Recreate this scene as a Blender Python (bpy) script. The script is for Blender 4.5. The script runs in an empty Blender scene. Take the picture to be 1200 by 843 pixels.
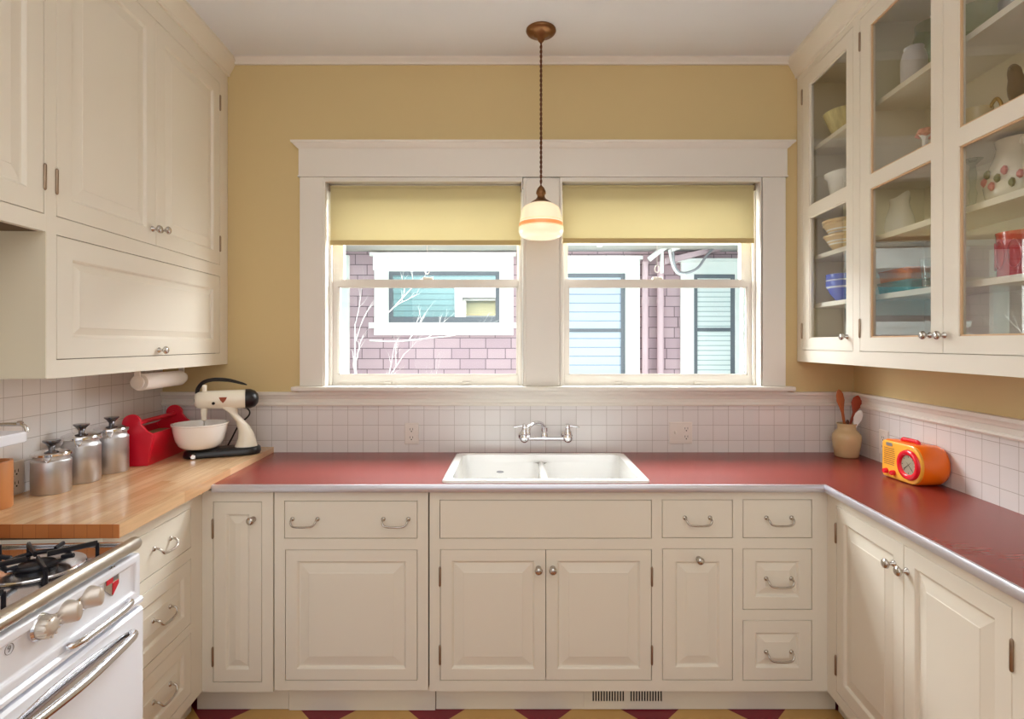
import bpy, bmesh, math, random
from math import sin, cos, pi, atan, atan2, radians, sqrt
from mathutils import Vector, Matrix
random.seed(7)
scene = bpy.context.scene
COL = scene.collection
D, H, F, CX, CY = 2.686, 1.4512, 640.0, 605.0, 402.0     # camera distance from the window wall, eye height, focal length

# ------------------------------------------------------------------ materials
def lin(c):
    return tuple(((v / 255) / 12.92 if v / 255 <= 0.04045 else ((v / 255 + 0.055) / 1.055) ** 2.4) for v in c) + (1.0,)
def mat(name, rgb, rough=0.5, metal=0.0, spec=0.5, noise=0.0, nscale=8.0, coat=0.0, emit=None, estr=0.0, bump=0.0, bscale=60.0, stretch=None):
    m = bpy.data.materials.new(name); m.use_nodes = True
    nt = m.node_tree; b = nt.nodes['Principled BSDF']
    c = lin(rgb)
    b.inputs['Base Color'].default_value = c
    b.inputs['Roughness'].default_value = rough
    b.inputs['Metallic'].default_value = metal
    b.inputs['Specular IOR Level'].default_value = spec
    b.inputs['Coat Weight'].default_value = coat
    b.inputs['Coat Roughness'].default_value = 0.1
    tc = nt.nodes.new('ShaderNodeTexCoord')
    src = tc.outputs['Object']
    if stretch:
        mp = nt.nodes.new('ShaderNodeMapping'); mp.inputs['Scale'].default_value = stretch
        nt.links.new(src, mp.inputs['Vector']); src = mp.outputs['Vector']
    if noise > 0:
        n = nt.nodes.new('ShaderNodeTexNoise'); n.inputs['Scale'].default_value = nscale; n.inputs['Detail'].default_value = 4
        nt.links.new(src, n.inputs['Vector'])
        r = nt.nodes.new('ShaderNodeMix'); r.data_type = 'RGBA'
        r.inputs['A'].default_value = tuple(v * (1 - noise) for v in c[:3]) + (1,)
        r.inputs['B'].default_value = tuple(min(1, v * (1 + noise)) for v in c[:3]) + (1,)
        nt.links.new(n.outputs['Fac'], r.inputs['Factor'])
        nt.links.new(r.outputs['Result'], b.inputs['Base Color'])
    if bump > 0:
        n2 = nt.nodes.new('ShaderNodeTexNoise'); n2.inputs['Scale'].default_value = bscale
        nt.links.new(src, n2.inputs['Vector'])
        bp = nt.nodes.new('ShaderNodeBump'); bp.inputs['Strength'].default_value = bump; bp.inputs['Distance'].default_value = 0.002
        nt.links.new(n2.outputs['Fac'], bp.inputs['Height']); nt.links.new(bp.outputs['Normal'], b.inputs['Normal'])
    if emit:
        b.inputs['Emission Color'].default_value = lin(emit); b.inputs['Emission Strength'].default_value = estr
    return m
def glass_mat(name, tint=(255, 255, 255), base=0.04, rough=0.0, power=5.0):
    """clear glass: see-through, with a reflection that grows toward grazing angles (the same from both sides)."""
    m = bpy.data.materials.new(name); m.use_nodes = True; nt = m.node_tree; nt.nodes.clear()
    out = nt.nodes.new('ShaderNodeOutputMaterial'); mix = nt.nodes.new('ShaderNodeMixShader')
    t = nt.nodes.new('ShaderNodeBsdfTransparent'); g = nt.nodes.new('ShaderNodeBsdfGlossy'); lw = nt.nodes.new('ShaderNodeLayerWeight')
    lw.inputs['Blend'].default_value = 0.5
    t.inputs['Color'].default_value = lin(tint); g.inputs['Roughness'].default_value = rough
    pw = nt.nodes.new('ShaderNodeMath'); pw.operation = 'POWER'; pw.inputs[1].default_value = power
    ma = nt.nodes.new('ShaderNodeMath'); ma.operation = 'MULTIPLY_ADD'; ma.inputs[1].default_value = 1 - base; ma.inputs[2].default_value = base; ma.use_clamp = True
    nt.links.new(lw.outputs['Facing'], pw.inputs[0]); nt.links.new(pw.outputs[0], ma.inputs[0]); nt.links.new(ma.outputs[0], mix.inputs[0])
    nt.links.new(t.outputs[0], mix.inputs[1]); nt.links.new(g.outputs[0], mix.inputs[2]); nt.links.new(mix.outputs[0], out.inputs['Surface'])
    return m
def grid_coord(nt, ax=('X', 'Z'), off=(0, 0)):
    tc = nt.nodes.new('ShaderNodeTexCoord'); sp = nt.nodes.new('ShaderNodeSeparateXYZ'); cb = nt.nodes.new('ShaderNodeCombineXYZ')
    nt.links.new(tc.outputs['Object'], sp.inputs[0])
    for i, a in enumerate(ax):
        ad = nt.nodes.new('ShaderNodeMath'); ad.operation = 'ADD'; ad.inputs[1].default_value = off[i] + 100 * [1, 1][i]
        nt.links.new(sp.outputs[a], ad.inputs[0]); nt.links.new(ad.outputs[0], cb.inputs[i])
    return cb.outputs[0]
def brick_mat(name, c1, c2, cm, w, h, mortar, rough, ax=('X', 'Z'), off=(0, 0), offset=0.0, bias=0.0, bump=0.3, coat=0.0, freq=2, squash=1.0, sq_freq=2):
    m = bpy.data.materials.new(name); m.use_nodes = True; nt = m.node_tree; b = nt.nodes['Principled BSDF']
    v = grid_coord(nt, ax, off)
    br = nt.nodes.new('ShaderNodeTexBrick'); br.offset = offset; br.offset_frequency = freq; br.squash = squash; br.squash_frequency = sq_freq
    br.inputs['Scale'].default_value = 1.0; br.inputs['Brick Width'].default_value = w; br.inputs['Row Height'].default_value = h
    br.inputs['Mortar Size'].default_value = mortar; br.inputs['Mortar Smooth'].default_value = 0.2; br.inputs['Bias'].default_value = bias
    br.inputs['Color1'].default_value = lin(c1); br.inputs['Color2'].default_value = lin(c2); br.inputs['Mortar'].default_value = lin(cm)
    nt.links.new(v, br.inputs['Vector']); nt.links.new(br.outputs['Color'], b.inputs['Base Color'])
    b.inputs['Roughness'].default_value = rough; b.inputs['Coat Weight'].default_value = coat
    bp = nt.nodes.new('ShaderNodeBump'); bp.inputs['Strength'].default_value = bump; bp.inputs['Distance'].default_value = 0.002; bp.invert = True
    nt.links.new(br.outputs['Fac'], bp.inputs['Height']); nt.links.new(bp.outputs['Normal'], b.inputs['Normal'])
    return m

M = {}
M['paint'] = mat('cream_cabinet_paint', (232, 226, 212), 0.38, noise=0.02, nscale=3)
M['trim'] = mat('white_trim_paint', (231, 226, 217), 0.38, noise=0.02, nscale=3)
M['inside'] = mat('interior_and_shaded_end_paint', (224, 216, 196), 0.5, noise=0.03, nscale=2)
M['carcass'] = mat('dark_carcass', (110, 92, 70), 0.8, noise=0.1)  # dark brown chosen so the door gaps read as shadow
M['wall'] = mat('yellow_wall_paint', (212, 190, 140), 0.65, noise=0.03, nscale=2, bump=0.05, bscale=200)
M['ceiling'] = mat('ceiling_paint', (230, 233, 238), 0.8, noise=0.015, nscale=2)
M['tile'] = brick_mat('white_square_tile', (232, 228, 226), (227, 223, 221), (186, 178, 172), 0.0747, 0.0745, 0.0011, 0.22, off=(0.4016, -0.919), bump=0.5)
M['chrome'] = mat('chrome', (225, 225, 228), 0.12, 1.0, noise=0.02)
M['nickel'] = mat('brushed_nickel', (196, 190, 182), 0.25, 1.0, noise=0.04, nscale=40)
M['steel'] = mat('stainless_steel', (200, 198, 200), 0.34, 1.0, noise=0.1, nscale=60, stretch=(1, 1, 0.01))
def aniso(m, k, rot=0.0):
    nt = m.node_tree; b = nt.nodes['Principled BSDF']; tg = nt.nodes.new('ShaderNodeTangent'); tg.direction_type = 'RADIAL'; tg.axis = 'Z'
    nt.links.new(tg.outputs[0], b.inputs['Tangent']); b.inputs['Anisotropic'].default_value = k; b.inputs['Anisotropic Rotation'].default_value = rot
aniso(M['steel'], 0.8)
M['alu'] = mat('aluminium_edge', (214, 213, 222), 0.35, 0.65, noise=0.03, nscale=30, stretch=(0.1, 1, 1))
M['dark_reflection_chrome'] = mat('dark_reflection_chrome', (120, 118, 122), 0.15, 1.0, noise=0.03)  # dark reflection on the canister knobs, put into the base colour
M['satin'] = mat('satin_nickel', (222, 214, 204), 0.36, 0.6, noise=0.03, nscale=30)
M['bronze'] = mat('aged_bronze', (136, 98, 66), 0.35, 1.0, noise=0.2, nscale=30)
M['hinge'] = mat('hinge_metal', (158, 138, 118), 0.35, 1.0, noise=0.1, nscale=30)
M['porcelain'] = mat('white_porcelain', (243, 243, 241), 0.12, coat=0.4, noise=0.01)
M['enamel'] = mat('white_enamel', (238, 242, 252), 0.25, coat=0.25, noise=0.01)
M['red_counter'] = mat('red_counter', (132, 48, 41), 0.27, noise=0.12, nscale=10, stretch=(1.2, 9, 1), spec=0.7)
M['black'] = mat('black_plastic', (26, 24, 26), 0.3, noise=0.05)
M['iron'] = mat('cast_iron', (28, 28, 36), 0.28, 0.2, noise=0.2, nscale=40, bump=0.2)
M['dark'] = mat('dark_recess', (30, 26, 22), 0.8, noise=0.1)
M['red'] = mat('red_paint', (214, 18, 48), 0.32, noise=0.04)
M['liner'] = mat('tan_liner', (176, 156, 118), 0.6, noise=0.08)
M['white_plastic'] = mat('white_plastic', (232, 224, 216), 0.3, noise=0.01)
M['cream_enamel'] = mat('cream_enamel', (244, 238, 220), 0.2, coat=0.3, noise=0.01)
M['milk_glass'] = mat('milk_glass', (248, 246, 242), 0.12, coat=0.3, noise=0.01)
M['paper'] = mat('paper_towel', (246, 240, 234), 0.9, noise=0.02, bump=0.3, bscale=150)
M['card'] = mat('cardboard', (206, 184, 150), 0.9, noise=0.05)
M['stone'] = mat('stoneware', (212, 186, 140), 0.25, noise=0.12, nscale=10, coat=0.3)
M['spoon'] = mat('spoon_wood', (176, 96, 44), 0.5, noise=0.2, nscale=10, stretch=(4, 4, 1))
M['spoon_red'] = mat('red_spoon_wood', (168, 70, 40), 0.45, noise=0.2, nscale=10, stretch=(4, 4, 1))
M['orange'] = mat('orange_bakelite', (252, 118, 12), 0.22, noise=0.03, coat=0.3)
M['yellow'] = mat('yellow_bakelite', (255, 184, 62), 0.25, noise=0.03, coat=0.3)
M['scarlet'] = mat('scarlet_bakelite', (232, 14, 40), 0.25, noise=0.03, coat=0.3)
M['dial'] = mat('dial_face', (206, 190, 168), 0.4, noise=0.05)
M['terracotta'] = mat('honey_wood', (206, 138, 84), 0.4, noise=0.12, nscale=6, stretch=(4, 4, 0.6))
M['wood_end'] = mat('shelf_wood', (212, 178, 138), 0.5, noise=0.1)
M['shade_cloth'] = mat('blind_fabric', (206, 194, 150), 0.85, noise=0.03, nscale=5, bump=0.1, bscale=400)
M['hem'] = mat('blind_hem_fabric', (196, 174, 122), 0.85, noise=0.03, nscale=5, bump=0.1, bscale=400)
M['pane'] = glass_mat('window_glass', (250, 253, 252))
M['cab_glass'] = glass_mat('cabinet_glass', (251, 253, 251), 0.18)
M['green_glass'] = glass_mat('pale_green_glass', (232, 242, 228), 0.06)
M['clear_glass'] = glass_mat('clear_glass', (240, 244, 240), 0.06)
M['shingle'] = brick_mat('mauve_shingles', (192, 164, 170), (178, 150, 158), (116, 96, 104), 0.29, 0.1185, 0.005, 0.8, offset=0.37, freq=2, squash=0.7, sq_freq=3, bump=0.8, off=(0, 0.047))
M['teal'] = brick_mat('teal_siding', (96, 128, 128), (92, 122, 122), (48, 66, 68), 30.0, 0.1, 0.006, 0.6, bump=0.8)
M['siding_reflection'] = brick_mat('pale_blue_siding_reflection', (190, 202, 220), (184, 196, 215), (132, 146, 170), 30.0, 0.1, 0.006, 0.6, bump=0.6)  # siding reflected in a house window, painted on as its pane
M['ext_white'] = mat('exterior_white_paint', (244, 244, 240), 0.5, noise=0.02)
M['ext_grey'] = mat('blue_grey_sash_paint', (100, 104, 112), 0.5, noise=0.05)
M['ext_mauve'] = mat('mauve_paint', (200, 172, 178), 0.5, noise=0.04)
M['soffit'] = mat('soffit_paint', (180, 182, 180), 0.6, noise=0.03)
M['bark'] = mat('pale_bark', (226, 220, 214), 0.8, noise=0.1, nscale=30)
M['slat'] = brick_mat('white_slat_blind', (238, 241, 240), (232, 236, 235), (176, 188, 190), 30.0, 0.055, 0.006, 0.6, bump=0.5)
M['ground'] = mat('ground_gravel', (150, 146, 138), 0.9, noise=0.2, nscale=20)
M['pewter'] = mat('pewter_mark', (160, 160, 164), 0.4, 0.6, noise=0.1)

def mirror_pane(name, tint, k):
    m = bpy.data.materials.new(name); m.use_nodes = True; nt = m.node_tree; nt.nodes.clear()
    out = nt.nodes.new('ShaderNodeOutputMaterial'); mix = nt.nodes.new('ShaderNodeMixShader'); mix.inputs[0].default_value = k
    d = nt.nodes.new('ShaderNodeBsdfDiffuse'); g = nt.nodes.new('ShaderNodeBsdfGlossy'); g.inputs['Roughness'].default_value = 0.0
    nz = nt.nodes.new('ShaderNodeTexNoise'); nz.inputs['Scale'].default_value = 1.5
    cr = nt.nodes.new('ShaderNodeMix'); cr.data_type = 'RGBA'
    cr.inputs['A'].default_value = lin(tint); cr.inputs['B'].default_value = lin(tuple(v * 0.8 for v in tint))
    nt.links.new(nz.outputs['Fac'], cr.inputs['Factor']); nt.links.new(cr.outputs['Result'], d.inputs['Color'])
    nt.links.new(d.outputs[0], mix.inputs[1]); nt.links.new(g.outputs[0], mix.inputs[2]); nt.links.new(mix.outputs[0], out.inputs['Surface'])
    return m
def translucent(m, k, c):
    nt = m.node_tree; b = nt.nodes['Principled BSDF']; out = nt.nodes['Material Output']
    t = nt.nodes.new('ShaderNodeBsdfTranslucent'); t.inputs['Color'].default_value = lin(c)
    mx = nt.nodes.new('ShaderNodeMixShader'); mx.inputs[0].default_value = k
    nt.links.new(b.outputs[0], mx.inputs[1]); nt.links.new(t.outputs[0], mx.inputs[2]); nt.links.new(mx.outputs[0], out.inputs['Surface'])
translucent(M['shade_cloth'], 0.35, (228, 220, 190))
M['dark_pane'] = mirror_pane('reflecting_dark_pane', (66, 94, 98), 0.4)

def floor_mat():
    m = bpy.data.materials.new('diamond_checker_floor'); m.use_nodes = True; nt = m.node_tree; b = nt.nodes['Principled BSDF']
    tc = nt.nodes.new('ShaderNodeTexCoord'); mp = nt.nodes.new('ShaderNodeMapping'); mp.vector_type = 'TEXTURE'
    mp.inputs['Location'].default_value = (-0.952, -0.526 - 0.1125 - 0.2115, 0.5); mp.inputs['Rotation'].default_value = (0, 0, pi / 4)
    ck = nt.nodes.new('ShaderNodeTexChecker'); ck.inputs['Scale'].default_value = 1 / 0.299
    nt.links.new(tc.outputs['Object'], mp.inputs['Vector']); nt.links.new(mp.outputs['Vector'], ck.inputs['Vector'])
    nz = nt.nodes.new('ShaderNodeTexNoise'); nz.inputs['Scale'].default_value = 6; nz.inputs['Detail'].default_value = 6
    nt.links.new(tc.outputs['Object'], nz.inputs['Vector'])
    a = nt.nodes.new('ShaderNodeMix'); a.data_type = 'RGBA'
    a.inputs['A'].default_value = lin((196, 150, 84)); a.inputs['B'].default_value = lin((222, 178, 108)); nt.links.new(nz.outputs['Fac'], a.inputs['Factor'])
    c = nt.nodes.new('ShaderNodeMix'); c.data_type = 'RGBA'
    c.inputs['A'].default_value = lin((118, 14, 34)); c.inputs['B'].default_value = lin((146, 28, 46)); nt.links.new(nz.outputs['Fac'], c.inputs['Factor'])
    nt.links.new(a.outputs['Result'], ck.inputs['Color2']); nt.links.new(c.outputs['Result'], ck.inputs['Color1'])
    nt.links.new(ck.outputs['Color'], b.inputs['Base Color']); b.inputs['Roughness'].default_value = 0.35
    return m
M['floor'] = floor_mat()

def butcher_mat():
    m = bpy.data.materials.new('butcher_block_maple'); m.use_nodes = True; nt = m.node_tree; b = nt.nodes['Principled BSDF']
    v = grid_coord(nt, ('X', 'Y'), (0, 0))
    br = nt.nodes.new('ShaderNodeTexBrick'); br.offset = 0.37; br.offset_frequency = 2; br.squash = 1.4; br.squash_frequency = 3
    br.inputs['Scale'].default_value = 1; br.inputs['Brick Width'].default_value = 0.34; br.inputs['Row Height'].default_value = 0.036
    br.inputs['Mortar Size'].default_value = 0.0004; br.inputs['Bias'].default_value = 0.0
    br.inputs['Color1'].default_value = lin((214, 168, 122)); br.inputs['Color2'].default_value = lin((234, 198, 156)); br.inputs['Mortar'].default_value = lin((180, 130, 84))
    nt.links.new(v, br.inputs['Vector'])
    tc = nt.nodes.new('ShaderNodeTexCoord'); mp = nt.nodes.new('ShaderNodeMapping'); mp.inputs['Scale'].default_value = (3, 40, 40)
    nt.links.new(tc.outputs['Object'], mp.inputs['Vector'])
    nz = nt.nodes.new('ShaderNodeTexNoise'); nz.inputs['Scale'].default_value = 2; nz.inputs['Detail'].default_value = 6; nt.links.new(mp.outputs['Vector'], nz.inputs['Vector'])
    mx = nt.nodes.new('ShaderNodeMix'); mx.data_type = 'RGBA'; mx.blend_type = 'MULTIPLY'; mx.inputs['Factor'].default_value = 0.35
    rr = nt.nodes.new('ShaderNodeValToRGB'); rr.color_ramp.elements[0].position = 0.3; rr.color_ramp.elements[0].color = (0.55, 0.5, 0.45, 1); rr.color_ramp.elements[1].position = 0.65; rr.color_ramp.elements[1].color = (1, 1, 1, 1)
    nt.links.new(nz.outputs['Fac'], rr.inputs[0]); nt.links.new(br.outputs['Color'], mx.inputs['A']); nt.links.new(rr.outputs[0], mx.inputs['B'])
    nt.links.new(mx.outputs['Result'], b.inputs['Base Color']); b.inputs['Roughness'].default_value = 0.24; b.inputs['Coat Weight'].default_value = 0.15
    return m
M['butcher'] = butcher_mat()
M['butcher_end'] = brick_mat('butcher_block_end_grain', (176, 100, 48), (196, 122, 66), (140, 74, 34), 0.036, 0.5, 0.0006, 0.4, ax=('Y', 'Z'), bump=0.05)

def banded(name, base, bands, rough=0.2, coat=0.3, emit=0.0):
    """bands: list of (z0, z1, colour) in object space."""
    m = bpy.data.materials.new(name); m.use_nodes = True; nt = m.node_tree; b = nt.nodes['Principled BSDF']
    tc = nt.nodes.new('ShaderNodeTexCoord'); sp = nt.nodes.new('ShaderNodeSeparateXYZ'); nt.links.new(tc.outputs['Object'], sp.inputs[0])
    cur = None
    for z0, z1, c in bands:
        g1 = nt.nodes.new('ShaderNodeMath'); g1.operation = 'GREATER_THAN'; g1.inputs[1].default_value = z0; nt.links.new(sp.outputs['Z'], g1.inputs[0])
        g2 = nt.nodes.new('ShaderNodeMath'); g2.operation = 'LESS_THAN'; g2.inputs[1].default_value = z1; nt.links.new(sp.outputs['Z'], g2.inputs[0])
        mu = nt.nodes.new('ShaderNodeMath'); mu.operation = 'MULTIPLY'; nt.links.new(g1.outputs[0], mu.inputs[0]); nt.links.new(g2.outputs[0], mu.inputs[1])
        mx = nt.nodes.new('ShaderNodeMix'); mx.data_type = 'RGBA'; mx.inputs['A'].default_value = lin(base); mx.inputs['B'].default_value = lin(c)
        if cur is not None: nt.links.new(cur, mx.inputs['A'])
        nt.links.new(mu.outputs[0], mx.inputs['Factor']); cur = mx.outputs['Result']
    nt.links.new(cur, b.inputs['Base Color']); b.inputs['Roughness'].default_value = rough; b.inputs['Coat Weight'].default_value = coat
    if emit: nt.links.new(cur, b.inputs['Emission Color']); b.inputs['Emission Strength'].default_value = emit
    return m

# ------------------------------------------------------------------ mesh builder
class MB:
    def __init__(s): s.v = []; s.f = []
    def add(s, vs, fs):
        n = len(s.v); s.v += [tuple(v) for v in vs]; s.f += [tuple(i + n for i in f) for f in fs]; return s
    def box(s, x0, x1, y0, y1, z0, z1):
        return s.add([(x0, y0, z0), (x1, y0, z0), (x1, y1, z0), (x0, y1, z0), (x0, y0, z1), (x1, y0, z1), (x1, y1, z1), (x0, y1, z1)],
                     [(0, 3, 2, 1), (4, 5, 6, 7), (0, 1, 5, 4), (1, 2, 6, 5), (2, 3, 7, 6), (3, 0, 4, 7)])
    def prism(s, poly, axis, a0, a1):
        """poly: 2D points (u,v) extruded along axis from a0 to a1. axis x:(u,v)=(y,z); y:(x,z); z:(x,y)."""
        def P(u, v, a): return {'x': (a, u, v), 'y': (u, a, v), 'z': (u, v, a)}[axis]
        n = len(poly); vs = [P(u, v, a0) for u, v in poly] + [P(u, v, a1) for u, v in poly]
        fs = [tuple(range(n))[::-1], tuple(range(n, 2 * n))] + [(i, (i + 1) % n, n + (i + 1) % n, n + i) for i in range(n)]
        return s.add(vs, fs)
    def loft(s, rings, cap=True, closed=True):
        n = len(rings[0]); vs = [p for r in rings for p in r]; fs = []
        for k in range(len(rings) - 1):
            for i in range(n if closed else n - 1):
                j = (i + 1) % n; fs.append((k * n + i, k * n + j, (k + 1) * n + j, (k + 1) * n + i))
        if cap: fs += [tuple(range(n))[::-1], tuple((len(rings) - 1) * n + i for i in range(n))]
        return s.add(vs, fs)
    def lathe(s, prof, c=(0, 0, 0), axis='z', n=24, cap=True):
        rings = []
        for r, h in prof:
            ring = []
            for i in range(n):
                t = 2 * pi * i / n; a, b = r * cos(t), r * sin(t)
                p = {'z': (a, b, h), 'y': (a, h, b), 'x': (h, a, b)}[axis]
                ring.append((p[0] + c[0], p[1] + c[1], p[2] + c[2]))
            rings.append(ring)
        return s.loft(rings, cap)
    def tube(s, pts, r, n=8, cap=True, flat=1.0):
        pts = [Vector(p) for p in pts]; rs = r if isinstance(r, (list, tuple)) else [r] * len(pts); rings = []; up = None
        for i, p in enumerate(pts):
            t = (pts[min(i + 1, len(pts) - 1)] - pts[max(i - 1, 0)]).normalized()
            if up is None:
                up = Vector((0, 0, 1)) if abs(t.z) < 0.9 else Vector((1, 0, 0))
            u = t.cross(up)
            if u.length < 1e-6: u = t.orthogonal()
            u.normalize(); w = u.cross(t).normalized(); up = w
            rings.append([tuple(p + (u * cos(2 * pi * k / n) + w * sin(2 * pi * k / n) * flat) * rs[i]) for k in range(n)])
        return s.loft(rings, cap)
    def panel(s, x0, x1, z0, z1, rings, th=0.02):
        """flat slab facing -y: rings = [(inset, y)] from the outer edge to the centre field."""
        R = [(0, th)] + rings
        vs = []; fs = []
        for ins, y in R:
            vs += [(x0 + ins, y, z0 + ins), (x1 - ins, y, z0 + ins), (x1 - ins, y, z1 - ins), (x0 + ins, y, z1 - ins)]
        for k in range(len(R) - 1):
            for i in range(4):
                j = (i + 1) % 4; fs.append((k * 4 + i, k * 4 + j, k * 4 + 4 + j, k * 4 + 4 + i))
        k = (len(R) - 1) * 4; fs.append((k, k + 1, k + 2, k + 3)); fs.append((3, 2, 1, 0))
        return s.add(vs, fs)
    def frame(s, x0, x1, z0, z1, holes, y0=0.0, y1=0.02):
        """slab with rectangular openings, facing -y."""
        xs = sorted({x0, x1} | {round(h[i], 5) for h in holes for i in (0, 1)} ); zs = sorted({z0, z1} | {round(h[i], 5) for h in holes for i in (2, 3)})
        def solid(i, k):
            if not (0 <= i < len(xs) - 1 and 0 <= k < len(zs) - 1): return False
            cx, cz = (xs[i] + xs[i + 1]) / 2, (zs[k] + zs[k + 1]) / 2
            return not any(h[0] < cx < h[1] and h[2] < cz < h[3] for h in holes)
        idx = {}; vs = []; fs = []
        def V(i, k, y):
            if (i, k, y) not in idx: idx[(i, k, y)] = len(vs); vs.append((xs[i], y, zs[k]))
            return idx[(i, k, y)]
        for i in range(len(xs) - 1):
            for k in range(len(zs) - 1):
                if not solid(i, k): continue
                fs.append((V(i, k, y0), V(i + 1, k, y0), V(i + 1, k + 1, y0), V(i, k + 1, y0)))
                fs.append((V(i, k + 1, y1), V(i + 1, k + 1, y1), V(i + 1, k, y1), V(i, k, y1)))
                if not solid(i - 1, k): fs.append((V(i, k, y1), V(i, k, y0), V(i, k + 1, y0), V(i, k + 1, y1)))
                if not solid(i + 1, k): fs.append((V(i + 1, k, y0), V(i + 1, k, y1), V(i + 1, k + 1, y1), V(i + 1, k + 1, y0)))
                if not solid(i, k - 1): fs.append((V(i, k, y0), V(i, k, y1), V(i + 1, k, y1), V(i + 1, k, y0)))
                if not solid(i, k + 1): fs.append((V(i, k + 1, y1), V(i, k + 1, y0), V(i + 1, k + 1, y0), V(i + 1, k + 1, y1)))
        return s.add(vs, fs)
    def xf(s, m):
        s.v = [tuple(m @ Vector(v)) for v in s.v]; return s
    def build(s, name, material, parent=None, smooth=False, bevel=0.0, seg=2, sub=0, loc=None, rot=None, matrix=None, ang=40, label=None):
        me = bpy.data.meshes.new(name); me.from_pydata(s.v, [], s.f); me.validate(); me.update()
        bm = bmesh.new(); bm.from_mesh(me); bmesh.ops.recalc_face_normals(bm, faces=bm.faces[:]); bm.to_mesh(me); bm.free()
        me.materials.append(M[material] if isinstance(material, str) else material)
        o = bpy.data.objects.new(name, me); COL.objects.link(o)
        if parent: o.parent = parent
        if matrix is not None: o.matrix_world = matrix
        if loc: o.location = loc
        if rot: o.rotation_euler = rot
        if smooth or bevel or sub:
            me.polygons.foreach_set('use_smooth', [True] * len(me.polygons)); 
            me.set_sharp_from_angle(angle=radians(ang))
        if bevel:
            md = o.modifiers.new('bevel', 'BEVEL'); md.width = bevel; md.segments = seg; md.limit_method = 'ANGLE'; md.angle_limit = radians(40); md.harden_normals = False
        if sub:
            md = o.modifiers.new('sub', 'SUBSURF'); md.levels = sub; md.render_levels = sub
        if label: o['label'] = label
        return o
def sheet(x0, x1, y, z0, z1): return MB().add([(x0, y, z0), (x1, y, z0), (x1, y, z1), (x0, y, z1)], [(0, 1, 2, 3)])
def empty(name, label, cat, loc=(0, 0, 0), rz=0.0, group=None, kind=None, matrix=None):
    o = bpy.data.objects.new(name, None); COL.objects.link(o)
    if matrix is not None: o.matrix_world = matrix
    else: o.location = loc; o.rotation_euler = (0, 0, rz)
    o.empty_display_size = 0.05
    return tag(o, label, cat, group, kind)
def tag(o, label, cat=None, group=None, kind=None):
    o['label'] = label
    if cat: o['category'] = cat
    if group: o['group'] = group
    if kind: o['kind'] = kind
    return o
def struct(o, label=None):
    o['kind'] = 'structure'
    if label: o['label'] = label
    return o
def bez(p, n=8):
    """Catmull-Rom through the points."""
    p = [Vector(q) for q in p]; out = []
    for i in range(len(p) - 1):
        a, b, c, d = p[max(i - 1, 0)], p[i], p[i + 1], p[min(i + 2, len(p) - 1)]
        for k in range(n):
            t = k / n
            out.append(0.5 * ((2 * b) + (c - a) * t + (2 * a - 5 * b + 4 * c - d) * t * t + (3 * b - a - 3 * c + d) * t ** 3))
    return out + [p[-1]]

# ------------------------------------------------------------------ frames: local x along the wall, local y into the wall, z up
class Fr:
    def __init__(s, ox, oy, ang):
        s.m = Matrix.Translation((ox, oy, 0)) @ Matrix.Rotation(ang, 4, 'Z'); s.i = s.m.inverted()
    def px(s, px, py, ly=0.0):
        """local (x, z) of the photo point (px, py) on the plane local y = ly."""
        c = s.i @ Vector((0, -D, H)); d = s.i.to_3x3() @ Vector(((px - CX) / F, 1, (CY - py) / F))
        t = (ly - c.y) / d.y; p = c + d * t
        return p.x, p.z
    def at(s, x, y, z=0.0): return s.m @ Matrix.Translation((x, y, z))
    def w(s, x, y, z): return s.m @ Vector((x, y, z))
TR, TL, TUR = 0.0734, 0.064, 0.0547
back_base = Fr(0, -0.601, 0)
right_wall = Fr(1.662, 0, -pi / 2 - atan(TR)); left_wall = Fr(-1.7415, 0, pi / 2 + atan(TL))
right_base = Fr(1.2317, 0, -pi / 2 - atan(TR)); left_base = Fr(-1.2381, 0, pi / 2 + atan(TL))
right_up = Fr(1.3806, 0, -pi / 2 - atan(TUR)); left_up = Fr(-1.4184, 0, pi / 2 + atan(TL))
def XR(y): return 1.662 + TR * y
def XL(y): return -1.7415 - TL * y
CEIL = 2.845; YB = -4.3

# ------------------------------------------------------------------ the room
b = MB().add([(-1.9, 0.16, 0), (1.9, 0.16, 0), (1.9, YB, 0), (-1.9, YB, 0), (-1.9, 0.16, -0.05), (1.9, 0.16, -0.05), (1.9, YB, -0.05), (-1.9, YB, -0.05)],
             [(0, 1, 2, 3), (7, 6, 5, 4), (0, 4, 5, 1), (1, 5, 6, 2), (2, 6, 7, 3), (3, 7, 4, 0)])
struct(b.build('floor', 'floor'), 'linoleum floor in tan and burgundy diamonds')
struct(MB().box(-1.9, 1.9, YB, 0.16, CEIL, CEIL + 0.05).build('ceiling', 'ceiling'), 'plain white ceiling')
H1 = (-0.945, 0.038, 1.235, 2.262); H2 = (0.212, 1.205, 1.235, 2.262)
struct(MB().frame(-1.9, 1.9, 0, CEIL, [H1, H2], 0, 0.16).build('wall_back', 'wall'), 'yellow painted window wall')
struct(MB().box(-2.9 - YB - 3, 0.0, 0, 0.1, 0, CEIL).xf(Matrix.Identity(4)).build('wall_left', 'wall', matrix=left_wall.m) if False else
       MB().box(YB - 0.02, 0.0, 0, 0.1, 0, CEIL).build('wall_left', 'wall', matrix=left_wall.m), 'yellow wall behind the steel canisters')
struct(MB().box(0.0, -YB + 0.02, 0, 0.1, 0, CEIL).build('wall_right', 'wall', matrix=right_wall.m), 'yellow wall behind the orange radio')
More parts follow.
